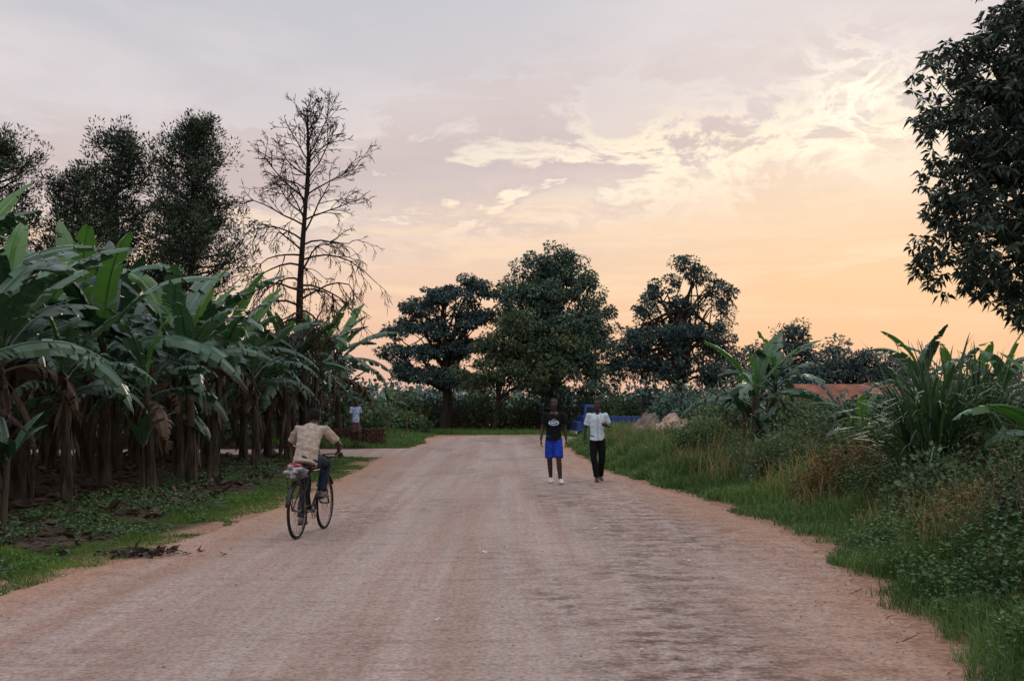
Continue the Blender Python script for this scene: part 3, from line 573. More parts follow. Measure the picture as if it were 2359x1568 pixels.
# ------------------------------------------------------------ truck
def truck():
    e=bpy.data.objects.new('pickup_truck',None); scene.collection.objects.link(e); e.location=(5.4,55,float(H(5.4,55))+.02); e.rotation_euler=(0,0,math.radians(8))
    blue=plain('truck_blue',(34,72,138),(26,54,112),3,.45,.1,spec=.5); dark=plain('truck_dark',(28,28,30),(20,20,22),4,.8); gl=plain('truck_glass',(40,50,60),(30,38,46),3,.1,spec=.8); whi=plain('truck_white',(190,190,186),(150,150,148),5,.6)
    def bev(mb,name,m,w=.04):
        o=mb.obj(name,m,False,e); md=o.modifiers.new('b','BEVEL'); md.width=w; md.segments=2; return o
    mb=MB(); box(mb,(-1.55,0,1.0),(1.0,1.6,.75),0); box(mb,(-1.5,0,1.62),(.95,1.5,.62),0,taper=(.8,.9)); box(mb,(-2.15,0,.85),(.35,1.55,.5),0,taper=(.8,.95)); bev(mb,'cab',[blue],.06)
    mb=MB()
    for y,z,sy in((-.82,1.05,.06),(.82,1.05,.06)): box(mb,(.55,y,z),(3.0,sy,.55),0)
    box(mb,(2.03,0,1.05),(.06,1.64,.55),0); box(mb,(-.93,0,1.1),(.06,1.64,.7),0); box(mb,(.55,0,.74),(3.0,1.6,.08),0)
    for x in np.linspace(-.7,1.8,6): box(mb,(x,-.87,1.05),(.06,.05,.5),0)
    bev(mb,'cargo_bed',[blue],.015)
    mb=MB(); box(mb,(-1.5,-.735,1.62),(.6,.05,.34),0); box(mb,(-1.5,.735,1.62),(.6,.05,.34),0); box(mb,(-1.915,0,1.62),(.05,1.2,.36),0,M=Matrix.Rotation(.15,3,'Y')); mb.obj('windows',[gl],False,e)
    mb=MB()
    for x in(-1.6,1.2):
        for y in(-.72,.72): tube(mb,[[x,y-.1,.36],[x,y+.1,.36]],[.36,.36],20,0,side=(1,0,0)); 
    box(mb,(0,0,.6),(3.8,.7,.14),0); mb.obj('wheels_chassis',[dark],False,e)
    mb=MB()
    for x in(-1.6,1.2): tube(mb,[[x,-.84,.36],[x,-.80,.36]],[.16,.16],14,0,side=(1,0,0))
    box(mb,(-2.34,0,.55),(.1,1.6,.14),0); mb.obj('trim',[whi],False,e)
truck()
# ------------------------------------------------------------ people
SK=plain('skin',(64,45,39),(50,36,32),6,.5,spec=.4); HAIR=plain('hair',(20,17,16),(12,10,10),60,.95,bump=.5)
EYE=plain('eye_white',(200,195,188),(190,185,180),5,.3); PUP=plain('pupil',(14,10,10),(10,8,8),5,.2); LIP=plain('lip',(92,56,52),(80,48,44),9,.5)
def voxel(mb,name,mat,parent,vs=.009,smooth=3,fold=0,fs=9.0,seed=0):
    me=mb.mesh(name+'_src',[mat]); o=link(name+'_src',me); 
    m=o.modifiers.new('r','REMESH'); m.mode='VOXEL'; m.voxel_size=vs
    s=o.modifiers.new('s','SMOOTH'); s.iterations=smooth; s.factor=.5
    dg=bpy.context.evaluated_depsgraph_get(); dg.update(); nm=bpy.data.meshes.new_from_object(o.evaluated_get(dg)); bpy.data.objects.remove(o)
    nm.materials.clear(); nm.materials.append(mat)
    if fold:
        N=[v.normal.copy() for v in nm.vertices]
        for v,nn in zip(nm.vertices,N):
            p=v.co; d=mnoise.noise((p.x*fs+seed,p.y*fs,p.z*fs*.9+.6*p.x*fs)); d2=mnoise.noise((p.x*fs*.5+p.z*fs*1.9,p.y*fs*.6,seed+p.z*fs*.4)); v.co=p+nn*(d*.5+abs(d2)*.9-.25)*fold
    nm.polygons.foreach_set('use_smooth',np.ones(len(nm.polygons),bool)); nm.update()
    return link(name,nm,parent)
A=lambda *v:np.array(v,float)
def hand(mb,w,d,pn,th,curl=.5,s=1.0,grip=False):
    d=nrm(d); th=nrm(th-d*(th@d)); pn=nrm(np.cross(d,th))*np.sign(np.dot(np.cross(d,th),pn) or 1)
    tube(mb,[w-d*.02,w+d*.03*s,w+d*.07*s,w+d*.095*s],[[.024*s,.019*s],[.034*s,.017*s],[.041*s,.015*s],[.036*s,.012*s]],10,0,side=th)
    for i,(o,l) in enumerate(((.031,.072),(.0105,.08),(-.010,.075),(-.030,.058))):
        p=w+d*.085*s+th*o*s; c=curl; P=[p-d*.015*s]; dd=d.copy(); P.append(p)
        for k,f in enumerate((.45,.32,.26)):
            ang=c*(1.0 if k==0 else 1.15) if not grip else 1.25
            dd=nrm(dd*math.cos(ang)+np.cross(np.cross(dd,pn),dd)*math.sin(ang)); P.append(P[-1]+dd*l*f*s)
        tube(mb,P,[.0095*s,.0095*s,.009*s,.0085*s,.0065*s],7,0,side=th)
    p=w+d*.025*s+th*.026*s; t1=nrm(th*.75+d*.6+pn*.25); t2=nrm(th*.15+d*.8+pn*(.6 if grip else .35))
    tube(mb,[p-t1*.01,p+t1*.034*s,p+t1*.034*s+t2*.03*s,p+t1*.034*s+t2*.052*s],[.013*s,.012*s,.0105*s,.007*s],7,0,side=pn)
def head(parent,mbS,c,yaw,pitch,s=1.0):
    M=np.array((Matrix.Rotation(yaw,3,'Z')@Matrix.Rotation(pitch,3,'X')))
    zs=[-.118,-.112,-.092,-.055,-.01,.045,.085,.108,.117]; rx=[.012,.034,.050,.062,.070,.075,.066,.042,.014]; ry=[.014,.036,.055,.078,.090,.096,.084,.054,.018]; oy=[-.045,-.042,-.032,-.012,0,.004,.007,.01,.01]
    def T(P): return (np.asarray(P,float)*s)@M.T+c
    def loft(mb,zs,rx,ry,oy,seg=20,mat=0):
        a=np.arange(seg)*2*np.pi/seg; V=[]
        for z,x,y,o in zip(zs,rx,ry,oy): V.append(np.stack([np.cos(a)*x,np.sin(a)*y+o,0*a+z],1))
        n=len(zs); V.append([[0,oy[0],zs[0]],[0,oy[-1],zs[-1]]]); V=T(np.concatenate(V))
        i=np.arange(n-1)[:,None]*seg;j=np.arange(seg)[None];k=(j+1)%seg
        Q=np.stack([i+j,i+k,i+seg+k,i+seg+j],-1).reshape(-1,4); jj=np.arange(seg);kk=(jj+1)%seg;b=(n-1)*seg
        mb.add(V,Q,np.concatenate([np.stack([np.full(seg,n*seg),kk,jj],1),np.stack([np.full(seg,n*seg+1),b+jj,b+kk],1)]),mat)
    loft(mbS,zs,rx,ry,oy)
    tube(mbS,T([[0,-.082,.018],[0,-.094,-.005],[0,-.104,-.026],[0,-.088,-.034]]),[.008*s,.010*s,.017*s,.012*s],8,0,side=M[:,0])
    for sx in(-1,1):
        ellipsoid(mbS,T([[sx*.073,.01,-.008]])[0],np.array([.010,.018,.030])*s,0,.5,M)
        ellipsoid(mbS,T([[sx*.030,-.079,.024]])[0],np.array([.022,.012,.008])*s,0,.5,M)
        ellipsoid(mbS,T([[sx*.040,-.062,-.025]])[0],np.array([.020,.018,.018])*s,0,.5,M)
    ellipsoid(mbS,T([[0,-.078,-.058]])[0],np.array([.028,.016,.016])*s,0,.5,M)
    mb=MB()
    for sx in(-1,1): ellipsoid(mb,T([[sx*.031,-.0795,.005]])[0],np.array([.0135,.0095,.0075])*s,0,.5,M,10,7)
    mb.obj('eyes',[EYE],True,parent)
    mb=MB()
    for sx in(-1,1): ellipsoid(mb,T([[sx*.031,-.087,.005]])[0],np.array([.0062,.004,.0062])*s,0,.5,M,10,7)
    mb.obj('pupils',[PUP],True,parent)
    mb=MB(); ellipsoid(mb,T([[0,-.0925,-.053]])[0],np.array([.023,.006,.0055])*s,0,.5,M); ellipsoid(mb,T([[0,-.091,-.063]])[0],np.array([.020,.006,.006])*s,0,.5,M); mb.obj('lips',[LIP],True,parent)
    mb=MB(); loft(mb,[-.035,.0,.045,.088,.114,.124],[.060,.0765,.0805,.071,.045,.015],[.055,.073,.084,.080,.058,.02],[.033,.024,.018,.014,.012,.012]); mb.obj('hair',[HAIR],True,parent)
def human(name,J,shirt,trous,short=False,shoe=None,loc=(0,0,0),rz=0,hs=1.0,yaw=0,pitch=0,slim=1.0,sleeve=.55,hem=-.10,fold=.012):
    e=bpy.data.objects.new(name,None); scene.collection.objects.link(e); e.location=loc; e.rotation_euler=(0,0,rz)
    P,N,Hd=J['pelvis'],J['neck'],J['head']; u=N-P; X1=J.get('xdir',A(1,0,0)); bend=J.get('bend',A(0,0,0))
    tt=lambda t:P+u*t+bend*math.sin(np.pi*min(max(t,0),1))
    body=MB()
    ts=[-.18,-.05,.1,.3,.55,.75,.88,.96,1.02]; rad=np.array([[.10,.075],[.150,.105],[.150,.105],[.130,.092],[.148,.105],[.165,.105],[.150,.088],[.085,.068],[.056,.056]])*slim
    pts=[tt(t) for t in ts]; nk=Hd-A(0,0,.07)*hs; pts+= [N*.4+nk*.6, nk+A(0,0,.03)]; rad=np.concatenate([rad,[[.052,.055],[.050,.055]]])
    tube(body,pts,rad,20,0,side=X1)
    head(e,body,Hd,yaw,pitch,hs)
    for k in 'LR':
        sh,el,wr=J['sh'+k],J['el'+k],J['wr'+k]
        inn=sh+(tt(.85)-sh)*.5
        tube(body,[inn,sh,sh*.6+el*.4,el,el*.6+wr*.4,wr],np.array([.050,.052,.045,.036,.035,.025])*slim,12,0,side=J.get('armside',A(0,1,0)))
        ellipsoid(body,sh,np.array([.055,.058,.058])*slim)
        hand(body,wr,*J['hand'+k])
        hp,kn,an=J['hip'+k],J['kn'+k],J['an'+k]
        tube(body,[hp,hp*.6+kn*.4,kn,kn*.65+an*.35,an],np.array([.085,.076,.054,.054,.036])*slim,14,0,side=X1)
        fd=J['foot'+k]; fd=nrm(fd); hl=an-A(0,0,.035)-fd*.045
        tube(body,[hl,an-A(0,0,.03)+fd*.03,an-A(0,0,.048)+fd*.12,an-A(0,0,.055)+fd*.17],[[.028,.028],[.036,.034],[.042,.022],[.034,.014]],10,0,side=np.cross(fd,A(0,0,1)))
    voxel(body,'body',SK,e,.0075,2)
    sb=MB(); ts=[hem,.0,.15,.3,.55,.75,.87,.94,.975]; rad=(np.array([[.172,.135],[.168,.13],[.160,.122],[.154,.118],[.162,.122],[.176,.120],[.165,.104],[.105,.08],[.072,.068]]))*slim
    tube(sb,[tt(t) for t in ts],rad,24,0,side=X1)
    for k in 'LR':
        sh,el=J['sh'+k],J['el'+k]; inn=sh+(tt(.82)-sh)*.5; en=sh+(el-sh)*sleeve/.62*.75
        tube(sb,[inn,sh,sh*.5+en*.5,en],np.array([.070,.070,.068,.070])*slim,14,0,side=J.get('armside',A(0,1,0)))
        ellipsoid(sb,sh,np.array([.068,.070,.068])*slim)
    so=voxel(sb,'shirt',shirt,e,.0085,4,fold,8,3+len(name))
    tb=MB()
    rp=np.array([[.155,.115],[.166,.125],[.160,.12],[.150,.112]])*slim
    tube(tb,[tt(-.14),tt(-.06),tt(.06),tt(.12)],rp,20,0,side=X1)
    for k in 'LR':
        hp,kn,an=J['hip'+k],J['kn'+k],J['an'+k]
        if short: tube(tb,[hp+(P-hp)*.2,hp*.55+kn*.45,kn+(hp-kn)*.06],np.array([.105,.100,.094])*slim,16,0,side=X1)
        else: tube(tb,[hp+(P-hp)*.2,hp*.55+kn*.45,kn,kn*.5+an*.5,an+(kn-an)*.03],np.array([.102,.090,.073,.068,.066])*slim,16,0,side=X1)
    voxel(tb,'shorts' if short else 'trousers',trous,e,.0085,4,fold*.9,7,5)
    fb=MB()
    for k in 'LR':
        an=J['an'+k]; fd=nrm(J['foot'+k]); sd=np.cross(fd,A(0,0,1))
        hl=an-A(0,0,.038)-fd*.06
        tube(fb,[hl,an-A(0,0,.03)-fd*.03,an-A(0,0,.028)+fd*.04,an-A(0,0,.046)+fd*.12,an-A(0,0,.055)+fd*.18,an-A(0,0,.062)+fd*.205],[[.028,.03],[.042,.046],[.045,.044],[.050,.030],[.044,.022],[.02,.012]],14,0,side=sd)
    voxel(fb,'shoes',shoe,e,.007,2)
    return e,so
def cloth(name,c,c2): return plain(name,c,c2,18,.9,spec=.15)
def standing():
    J=dict(pelvis=A(0,0,.93),neck=A(0,-.01,1.455),head=A(0,-.03,1.63))
    J.update(shL=A(.175,0,1.40),shR=A(-.175,0,1.40),hipL=A(.088,0,.89),hipR=A(-.088,0,.89))
    return J
J=standing()
J.update(elL=A(.235,.05,1.13),wrL=A(.262,.02,.885),elR=A(-.235,-.0,1.13),wrR=A(-.262,-.08,.885),
 handL=(A(.0,-.12,-1),A(-1,0,0),A(0,-1,0),.35),handR=(A(0,-.2,-1),A(1,0,0),A(0,-1,0),.35),
 knL=A(.10,-.10,.50),anL=A(.13,-.12,.085),knR=A(-.085,-.02,.49),anR=A(-.055,.14,.10),footL=A(.15,-1,-.0),footR=A(-.05,-1,-.1))
blk=cloth('tshirt_black',(26,27,30),(18,18,21)); bls=cloth('shorts_blue',(38,72,186),(28,54,152))
white_shoe=plain('shoe_white',(214,212,206),(184,180,174),14,.6)
e1,so=human('walking_man',J,blk,bls,short=True,shoe=white_shoe,loc=(.86,22.5,.015),yaw=.08,slim=1.0,sleeve=.55)
bvh=BVHTree.FromPolygons([v.co for v in so.data.vertices],[p.vertices[:] for p in so.data.polygons])
def decal(mb,cx,cz,rx,rz_,r0,r1,mat,off,tilt=0.0):
    seg=36; rings=4; V=[]
    for i in range(rings+1):
        r=r0+(r1-r0)*i/rings
        for j in range(seg):
            a=j*2*math.pi/seg; x=cx+rx*r*math.cos(a); z=cz+rz_*r*math.sin(a)+tilt*rx*r*math.cos(a)
            h=bvh.ray_cast(Vector((x,-1,z)),Vector((0,1,0))); yy=h[0].y if h[0] else -.12
            V.append((x,yy-off,z))
    i=np.arange(rings)[:,None]*seg;j=np.arange(seg)[None];k=(j+1)%seg; mb.add(V,np.stack([i+j,i+k,i+seg+k,i+seg+j],-1).reshape(-1,4),None,mat)
mb=MB(); decal(mb,.0,1.24,.11,.055,.76,1.0,0,.004); decal(mb,.0,1.24,.11,.055,.0,.75,1,.004); decal(mb,.0,1.243,.07,.016,.0,1,0,.007,.12); decal(mb,.0,1.315,.03,.006,0,1,2,.005)
mb.obj('shirt_print',[plain('print_white',(205,220,224),(190,205,212),9,.8),plain('print_blue',(56,124,176),(44,100,150),9,.8),plain('print_yellow',(190,170,70),(170,150,60),9,.8)],True,e1)
J=standing()
J.update(elR=A(-.24,.06,1.13),wrR=A(-.275,.02,.885),handR=(A(-.03,-.08,-1),A(1,0,0),A(0,-1,0),.35),
 elL=A(.27,.06,1.16),wrL=A(.20,-.17,1.19),handL=(A(-.45,-.5,.1),A(-.3,.2,-1),A(.2,-.2,1),.5),
 knL=A(.10,-.02,.49),anL=A(.075,.13,.10),knR=A(-.085,-.10,.50),anR=A(-.02,-.13,.085),footL=A(.1,-1,-.05),footR=A(-.1,-1,0))
wsh=cloth('shirt_light',(206,224,234),(178,198,212)); bt=cloth('trousers_black',(24,25,30),(16,17,21))
e2,so2=human('walking_man',J,wsh,bt,shoe=plain('shoe_brown',(78,64,54),(56,46,40),9,.6),loc=(1.80,23.0,.015),yaw=-.15,slim=.97,sleeve=.6)
e2.scale=(.985,.985,.985)
bvh=BVHTree.FromPolygons([v.co for v in so2.data.vertices],[p.vertices[:] for p in so2.data.polygons])
mb=MB()
for k in range(6): decal(mb,.0,.95+k*.085,.006,.006,0,1,0,.003)
mb.obj('buttons',[plain('button',(120,130,140),(110,118,126),5,.4)],True,e2)
mb=MB(); V=[];
zz=np.linspace(.88,1.40,26)
for z in zz:
    for x in(-.011,.011):
        h=bvh.ray_cast(Vector((x,-1,z)),Vector((0,1,0))); V.append((x,(h[0].y if h[0] else -.1)-.002,z))
k=np.arange(25)*2; mb.add(V,np.stack([k,k+1,k+3,k+2],1),None,0); mb.obj('placket',[cloth('placket',(176,192,204),(160,176,188))],True,e2)
mb=MB()
for s in(-1,1):
    mb.add([[s*.01,-.085,1.41],[s*.06,-.055,1.465],[s*.075,-.0,1.475],[s*.085,-.09,1.40],[s*.045,-.115,1.37]],[[0,1,3,4]],[[1,2,3]],0)
mb.obj('collar',[wsh],False,e2)
J=standing(); J.update(elL=A(.24,.03,1.14),wrL=A(.2,-.14,.98),elR=A(-.235,.02,1.13),wrR=A(-.25,-.05,.885),handL=(A(-.3,-.5,-.3),A(-.3,.2,-1),A(.2,-.2,1),.5),handR=(A(0,-.1,-1),A(1,0,0),A(0,-1,0),.35),
 knL=A(.09,-.10,.50),anL=A(.09,-.14,.085),knR=A(-.085,-.02,.49),anR=A(-.085,.14,.10),footL=A(.1,-1,0),footR=A(-.1,-1,0))
e3,_=human('walking_person',J,cloth('blouse_blue',(64,112,178),(196,204,212)),cloth('shorts_print',(104,80,72),(64,56,58)),short=True,shoe=plain('sandal',(60,50,44),(40,34,30),9,.7),loc=(-5.55,38.6,float(H(-5.55,38.6))),rz=.7,slim=.92)
e3.scale=(.96,.96,.96)
# cyclist: forward is +Y
J=dict(pelvis=A(0,-.25,.95),neck=A(0,.02,1.385),head=A(.0,.115,1.485),bend=A(0,-.03,.02),
 shL=A(-.178,.0,1.335),shR=A(.178,.0,1.335),elL=A(-.33,.10,1.13),elR=A(.34,.12,1.13),wrL=A(-.265,.30,1.035),wrR=A(.265,.30,1.035),
 handL=(A(.0,.9,-.15),A(0,-.2,-1),A(1,0,0),1.0,.95,True),handR=(A(0,.9,-.15),A(0,-.2,-1),A(-1,0,0),1.0,.95,True),
 hipL=A(-.085,-.2,.92),hipR=A(.085,-.2,.92),knL=A(-.12,.14,.62),anL=A(-.125,-.02,.195),knR=A(.13,.21,.90),anR=A(.125,.03,.535),footL=A(-.05,1,-.15),footR=A(.08,1,-.1))
sh3=cloth('shirt_beige',(176,164,152),(142,130,120)); jn=cloth('jeans_navy',(38,46,66),(24,30,46))
ang=math.radians(-8); BL=(-2.60,14.15,.012)
e4,so4=human('cyclist',J,sh3,jn,shoe=plain('sandal_grey',(130,124,122),(70,64,64),14,.7),loc=BL,rz=ang,yaw=math.pi,pitch=.28,slim=.96,sleeve=.62,hem=-.14,fold=.018,hs=.97)
def bicycle():
    e=bpy.data.objects.new('bicycle',None); scene.collection.objects.link(e); e.location=BL; e.rotation_euler=(0,0,ang)
    paint=plain('bike_paint',(36,34,34),(24,23,23),8,.45,.3,spec=.5); rub=plain('tyre_rubber',(38,35,34),(26,24,24),30,.9); chrome=plain('bike_steel',(130,126,122),(80,74,70),12,.4,.8); lea=plain('saddle_leather',(44,34,30),(30,24,22),9,.6)
    fr=.33; hubs=(A(0,-.54,.345),A(0,.56,.345)); ty=MB(); rm=MB()
    def ring(mb,c,r,rr,seg=48,s=8,a0=0,a1=2*np.pi):
        full=abs(a1-a0-2*np.pi)<1e-6; a=np.linspace(a0,a1,seg+1)
        P=np.stack([0*a,np.cos(a)*r,np.sin(a)*r],1)+c; tube(mb,P,rr,s,0,side=(1,0,0),cap=not full)
    for c in hubs:
        ring(ty,c,fr,.021); ring(rm,c,fr-.024,.011,48,6)
        tube(rm,[c-[.05,0,0],c+[.05,0,0]],.017,8,0)
        for k in range(32):
            a=k*2*np.pi/32; s=(k%2)*2-1; b=a+.35*((k//2)%2*2-1)
            tube(rm,[c+[s*.03,math.cos(b)*.02,math.sin(b)*.02],c+[0,math.cos(a)*(fr-.02),math.sin(a)*(fr-.02)]],.0016,3,0,cap=False)
    ty.obj('tyres',[rub],True,e); rm.obj('rims_spokes',[chrome],True,e)
    f=MB(); bb=A(0,-.02,.29); st=A(0,-.21,.80); ht=A(0,.37,.84); hb=A(0,.41,.66)
    for a,b,r in((bb,st,.016),(st,A(0,.375,.80),.015),(bb,hb,.017),(hb-A(0,.005,.03),ht+A(0,-.005,.05),.02)): tube(f,[a,b],r,10)
    for s in(-1,1):
        tube(f,[bb+[s*.03,0,0],hubs[0]+[s*.065,0,0]],.010,8); tube(f,[st+[s*.015,0,-.03],hubs[0]+[s*.065,0,0]],.009,8)
        tube(f,[hb+[s*.02,0,-.02],A(s*.055,.44,.60),A(s*.06,.51,.42),hubs[1]+[s*.06,0,0]],.012,8)
    for c,a0,a1 in((hubs[0],.2,3.3),(hubs[1],.7,2.5)):
        a=np.linspace(a0,a1,24); P=np.stack([0*a,np.cos(np.pi-a)*(fr+.045),np.sin(a)*(fr+.045)],1)+c; tube(f,P,np.tile([.028,.004],(24,1)),8,0,side=(1,0,0))
    for s in(-1,1):
        tube(f,[A(s*.07,-.26,.76),A(s*.075,-.78,.76)],.007,6); tube(f,[A(s*.075,-.72,.76),hubs[0]+[s*.07,0,0]],.006,6); tube(f,[A(s*.075,-.5,.76),hubs[0]+[s*.07,0,0]],.006,6)
    for y in(-.3,-.42,-.54,-.66,-.78): tube(f,[A(-.075,y,.76),A(.075,y,.76)],.006,6)
    f.obj('frame',[paint],True,e)
    h=MB(); tube(h,[ht,A(0,.36,.97)],.013,8); tube(h,[A(0,.36,.97),A(0,.40,1.0)],.013,8)
    tube(h,[A(-.27,.26,1.015),A(-.27,.38,1.02),A(-.20,.42,1.01),A(0,.40,1.0),A(.20,.42,1.01),A(.27,.38,1.02),A(.27,.26,1.015)],.011,8,side=(0,0,1))
    tube(h,[st,A(0,-.235,.87)],.013,8)
    for s in(-1,1): tube(h,[bb+[s*.05,0,0],bb+[s*.06,.0 ,s*.17]],.010,8)
    tube(h,[bb-[.06,0,0],bb+[.06,0,0]],.018,10)
    a=np.linspace(0,2*np.pi,30); tube(h,np.stack([0*a+.045,np.cos(a)*.095,np.sin(a)*.095],1)+bb,.006,6,side=(1,0,0))
    for k in range(5): tube(h,[bb+[.045,0,0],bb+[.045,math.cos(k*1.257)*.095,math.sin(k*1.257)*.095]],.006,5)
    tube(h,[bb+[.045,0,.095],hubs[0]+[.045,0,.035]],.005,5); tube(h,[bb+[.045,0,-.095],hubs[0]+[.045,0,-.035]],.005,5)
    h.obj('handlebar_cranks',[chrome],True,e)
    p=MB()
    for s in(-1,1): box(p,bb+[s*.115,0,s*.17],(.10,.075,.022))
    p.obj('pedals',[rub],False,e)
    s=MB(); tube(s,[A(0,-.37,.865),A(0,-.33,.878),A(0,-.26,.878),A(0,-.16,.872),A(0,-.08,.865)],[[.06,.02],[.10,.026],[.09,.026],[.035,.022],[.018,.014]],14,0,side=(1,0,0)); s.obj('saddle',[lea],True,e)
    for nm,c,r,m,sd in(('bag_white',(-.02,-.60,.83),(.13,.15,.08),plain('bag_white',(186,182,180),(84,82,86),14,.8),3),('bag_red',(-.03,-.56,.905),(.085,.10,.035),plain('bag_red',(176,50,62),(120,34,44),14,.8),7),('bag_grey',(.08,-.60,.82),(.06,.12,.06),plain('bag_grey',(100,100,106),(56,56,62),12,.8),9)):
        b=MB(); ellipsoid(b,c,r,0,.5,None,28,18); me=b.mesh(nm,[m],True)
        for v in me.vertices:
            q=v.co-Vector(c); v.co=Vector(c)+q*(1+.6*mnoise.noise((q.x*16+sd,q.y*16,q.z*16)))
        link(nm,me,e)
bicycle()
# ------------------------------------------------------------ world, sun, camera
SE,SA=math.radians(15),math.radians(17.7)
w=bpy.data.worlds.new('World'); scene.world=w; w.use_nodes=True; nt=w.node_tree; N=nt.nodes; Lk=nt.links; N.clear()
out=N.new('ShaderNodeOutputWorld'); bg=N.new('ShaderNodeBackground'); bg2=N.new('ShaderNodeBackground'); add=N.new('ShaderNodeAddShader')
sky=N.new('ShaderNodeTexSky'); sky.sky_type='NISHITA'; sky.sun_disc=False; sky.sun_elevation=SE; sky.sun_rotation=SA; sky.dust_density=1
Lk.new(sky.outputs[0],bg2.inputs[0]); bg2.inputs[1].default_value=.002
Lk.new(bg.outputs[0],add.inputs[0]); Lk.new(bg2.outputs[0],add.inputs[1]); Lk.new(add.outputs[0],out.inputs[0])
tc=N.new('ShaderNodeTexCoord'); sp=N.new('ShaderNodeSeparateXYZ'); Lk.new(tc.outputs['Generated'],sp.inputs[0])
def mth(op,a,b=None,c=None,clamp=False):
    m=N.new('ShaderNodeMath'); m.operation=op; m.use_clamp=clamp
    for i,v in enumerate((a,b,c)):
        if v is None: continue
        if isinstance(v,(int,float)): m.inputs[i].default_value=v
        else: Lk.new(v,m.inputs[i])
    return m.outputs[0]
def ramp(f,els,interp='LINEAR'):
    r=N.new('ShaderNodeValToRGB'); r.color_ramp.interpolation=interp; e=r.color_ramp.elements
    while len(e)<len(els): e.new(.5)
    for i,(p,c) in enumerate(els): e[i].position=p; e[i].color=c
    Lk.new(f,r.inputs[0]); return r.outputs[0]
def mix(f,a,b,mode='MIX'):
    x=N.new('ShaderNodeMixRGB'); x.blend_type=mode
    for i,v in enumerate((f,a,b)):
        if isinstance(v,(int,float,tuple)): x.inputs[i].default_value=v
        else: Lk.new(v,x.inputs[i])
    return x.outputs[0]
sx,sy,sz=sp.outputs
def noise(scale,st,det=8,rough=.6,dist=0,rot=0):
    mp=N.new('ShaderNodeMapping'); mp.inputs['Scale'].default_value=st; mp.inputs['Rotation'].default_value=(0,rot,0); Lk.new(tc.outputs['Generated'],mp.inputs[0])
    n=N.new('ShaderNodeTexNoise'); n.inputs['Scale'].default_value=scale; n.inputs['Detail'].default_value=det; n.inputs['Roughness'].default_value=rough; n.inputs['Distortion'].default_value=dist
    Lk.new(mp.outputs[0],n.inputs['Vector']); return n.outputs['Fac']
nlow=noise(3,(1,1,3),2)
elev=mth('ADD',sz,mth('MULTIPLY',mth('SUBTRACT',nlow,.5),.06))
gradR=ramp(elev,[(0,lin((232,182,158))),(.045,lin((243,192,150))),(.10,lin((247,202,156))),(.16,lin((243,209,176))),(.22,lin((234,213,198))),(.30,lin((216,208,210))),(.40,lin((206,206,214))),(.60,(1.05,1.05,1.12,1)),(1,(1.15,1.15,1.22,1))])  # top stops: unseen overhead sky brightened to lift the foreground
gradL=ramp(elev,[(0,lin((220,178,164))),(.06,lin((238,196,172))),(.12,lin((236,207,192))),(.18,lin((226,210,205))),(.26,lin((212,206,210))),(.38,lin((192,194,204))),(.60,(1.05,1.05,1.12,1)),(1,(1.15,1.15,1.22,1))])  # same added brightness overhead, above the frame
fx=mth('MULTIPLY_ADD',sx,1.8,.5,clamp=True)
base=mix(fx,gradL,gradR)
n1=noise(3.6,(1.0,1.0,3.4),5,.6,.5,-.14)
n2=noise(10,(1.0,1.0,2.2),8,.66,.6,-.2)
n=mth('ADD',mth('MULTIPLY',n1,.5),mth('MULTIPLY',n2,.5))
line=mth('MULTIPLY_ADD',sx,.12,.195)
dz=mth('SUBTRACT',sz,line)
gauss=lambda v,wd:mth('POWER',2.718,mth('MULTIPLY',mth('MULTIPLY',mth('DIVIDE',v,wd),mth('DIVIDE',v,wd)),-1.0))
band=gauss(dz,.042); body=gauss(mth('SUBTRACT',dz,.030),.06)
frontm=mth('MULTIPLY_ADD',sy,3,-1.4,clamp=True)
xm=mth('MULTIPLY_ADD',sx,3.0,.95,clamp=True)
dark=mth('MULTIPLY',ramp(n,[(.475,(0,0,0,1)),(.515,(1,1,1,1))]),body)
base=mix(dark,base,lin((206,188,186)))
edge=ramp(n,[(.425,(0,0,0,1)),(.466,(1,1,1,1)),(.482,(.9,.9,.9,1)),(.51,(0,0,0,1))])
ef=mth('MULTIPLY',mth('MULTIPLY',edge,band),mth('MULTIPLY',xm,frontm),clamp=True)
base=mix(ef,base,(1.08,.93,.70,1))
lit=mth('MULTIPLY',ramp(n2,[(.48,(0,0,0,1)),(.58,(1,1,1,1))]),gauss(mth('ADD',dz,.035),.03))
base=mix(mth('MULTIPLY',mth('MULTIPLY',lit,xm),.75),base,lin((255,232,204)))
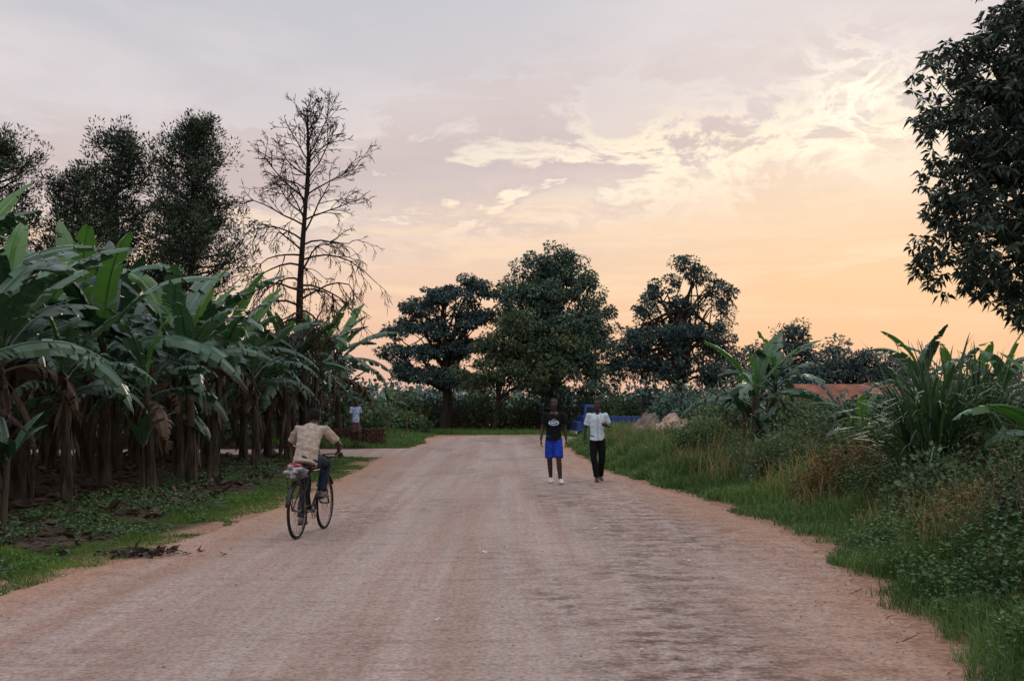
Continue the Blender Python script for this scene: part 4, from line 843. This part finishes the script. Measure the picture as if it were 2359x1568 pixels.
dot=N.new('ShaderNodeVectorMath'); dot.operation='DOT_PRODUCT'; Lk.new(tc.outputs['Generated'],dot.inputs[0]); dot.inputs[1].default_value=(math.sin(SA)*math.cos(SE),math.cos(SA)*math.cos(SE),math.sin(SE))
gl=mth('POWER',mth('MAXIMUM',dot.outputs['Value'],0),90)
sung=mth('POWER',mth('MAXIMUM',dot.outputs['Value'],0),900)
n3=noise(15,(1,1,1.9),8,.64,.8,.1)
e3m=ramp(n3,[(.43,(0,0,0,1)),(.48,(1,1,1,1)),(.51,(.9,.9,.9,1)),(.56,(.0,.0,.0,1))])
base=mix(mth('MULTIPLY',gl,.16),base,(1.0,.84,.62,1))
base=mix(mth('MULTIPLY',mth('MULTIPLY',sung,e3m),1.0,clamp=True),base,(1.2,1.05,.84,1))
wi=ramp(noise(5,(1,1,9),5,.6,.3,-.05),[(.48,(0,0,0,1)),(.62,(.8,.8,.8,1))])
base=mix(mth('MULTIPLY',wi,gauss(mth('SUBTRACT',sz,.12),.045)),base,lin((254,220,184)))
hi=ramp(noise(2.6,(1,1,3.5),5,.58,.3,.1),[(.42,(0,0,0,1)),(.66,(.7,.7,.7,1))])
base=mix(mth('MULTIPLY',hi,gauss(mth('SUBTRACT',sz,.30),.10)),base,lin((232,221,220)))
Lk.new(base,bg.inputs[0]); bg.inputs[1].default_value=1.0
sd=bpy.data.lights.new('sun','SUN'); sd.energy=.65; sd.angle=math.radians(14); sd.color=(1,.86,.72); so_=bpy.data.objects.new('sun',sd); scene.collection.objects.link(so_)
so_.rotation_euler=Vector((-math.sin(SA)*math.cos(SE),-math.cos(SA)*math.cos(SE),-math.sin(SE))).to_track_quat('-Z','Y').to_euler()
cam=bpy.data.cameras.new('camera'); co=bpy.data.objects.new('camera',cam); scene.collection.objects.link(co)
co.location=(0,0,1.75); co.rotation_euler=(math.radians(93.07),0,0); cam.sensor_width=36; cam.lens=38.15; cam.clip_end=3000; cam.clip_start=.05
scene.camera=co
print('verts',sum(len(o.data.vertices) for o in scene.objects if o.type=='MESH'))
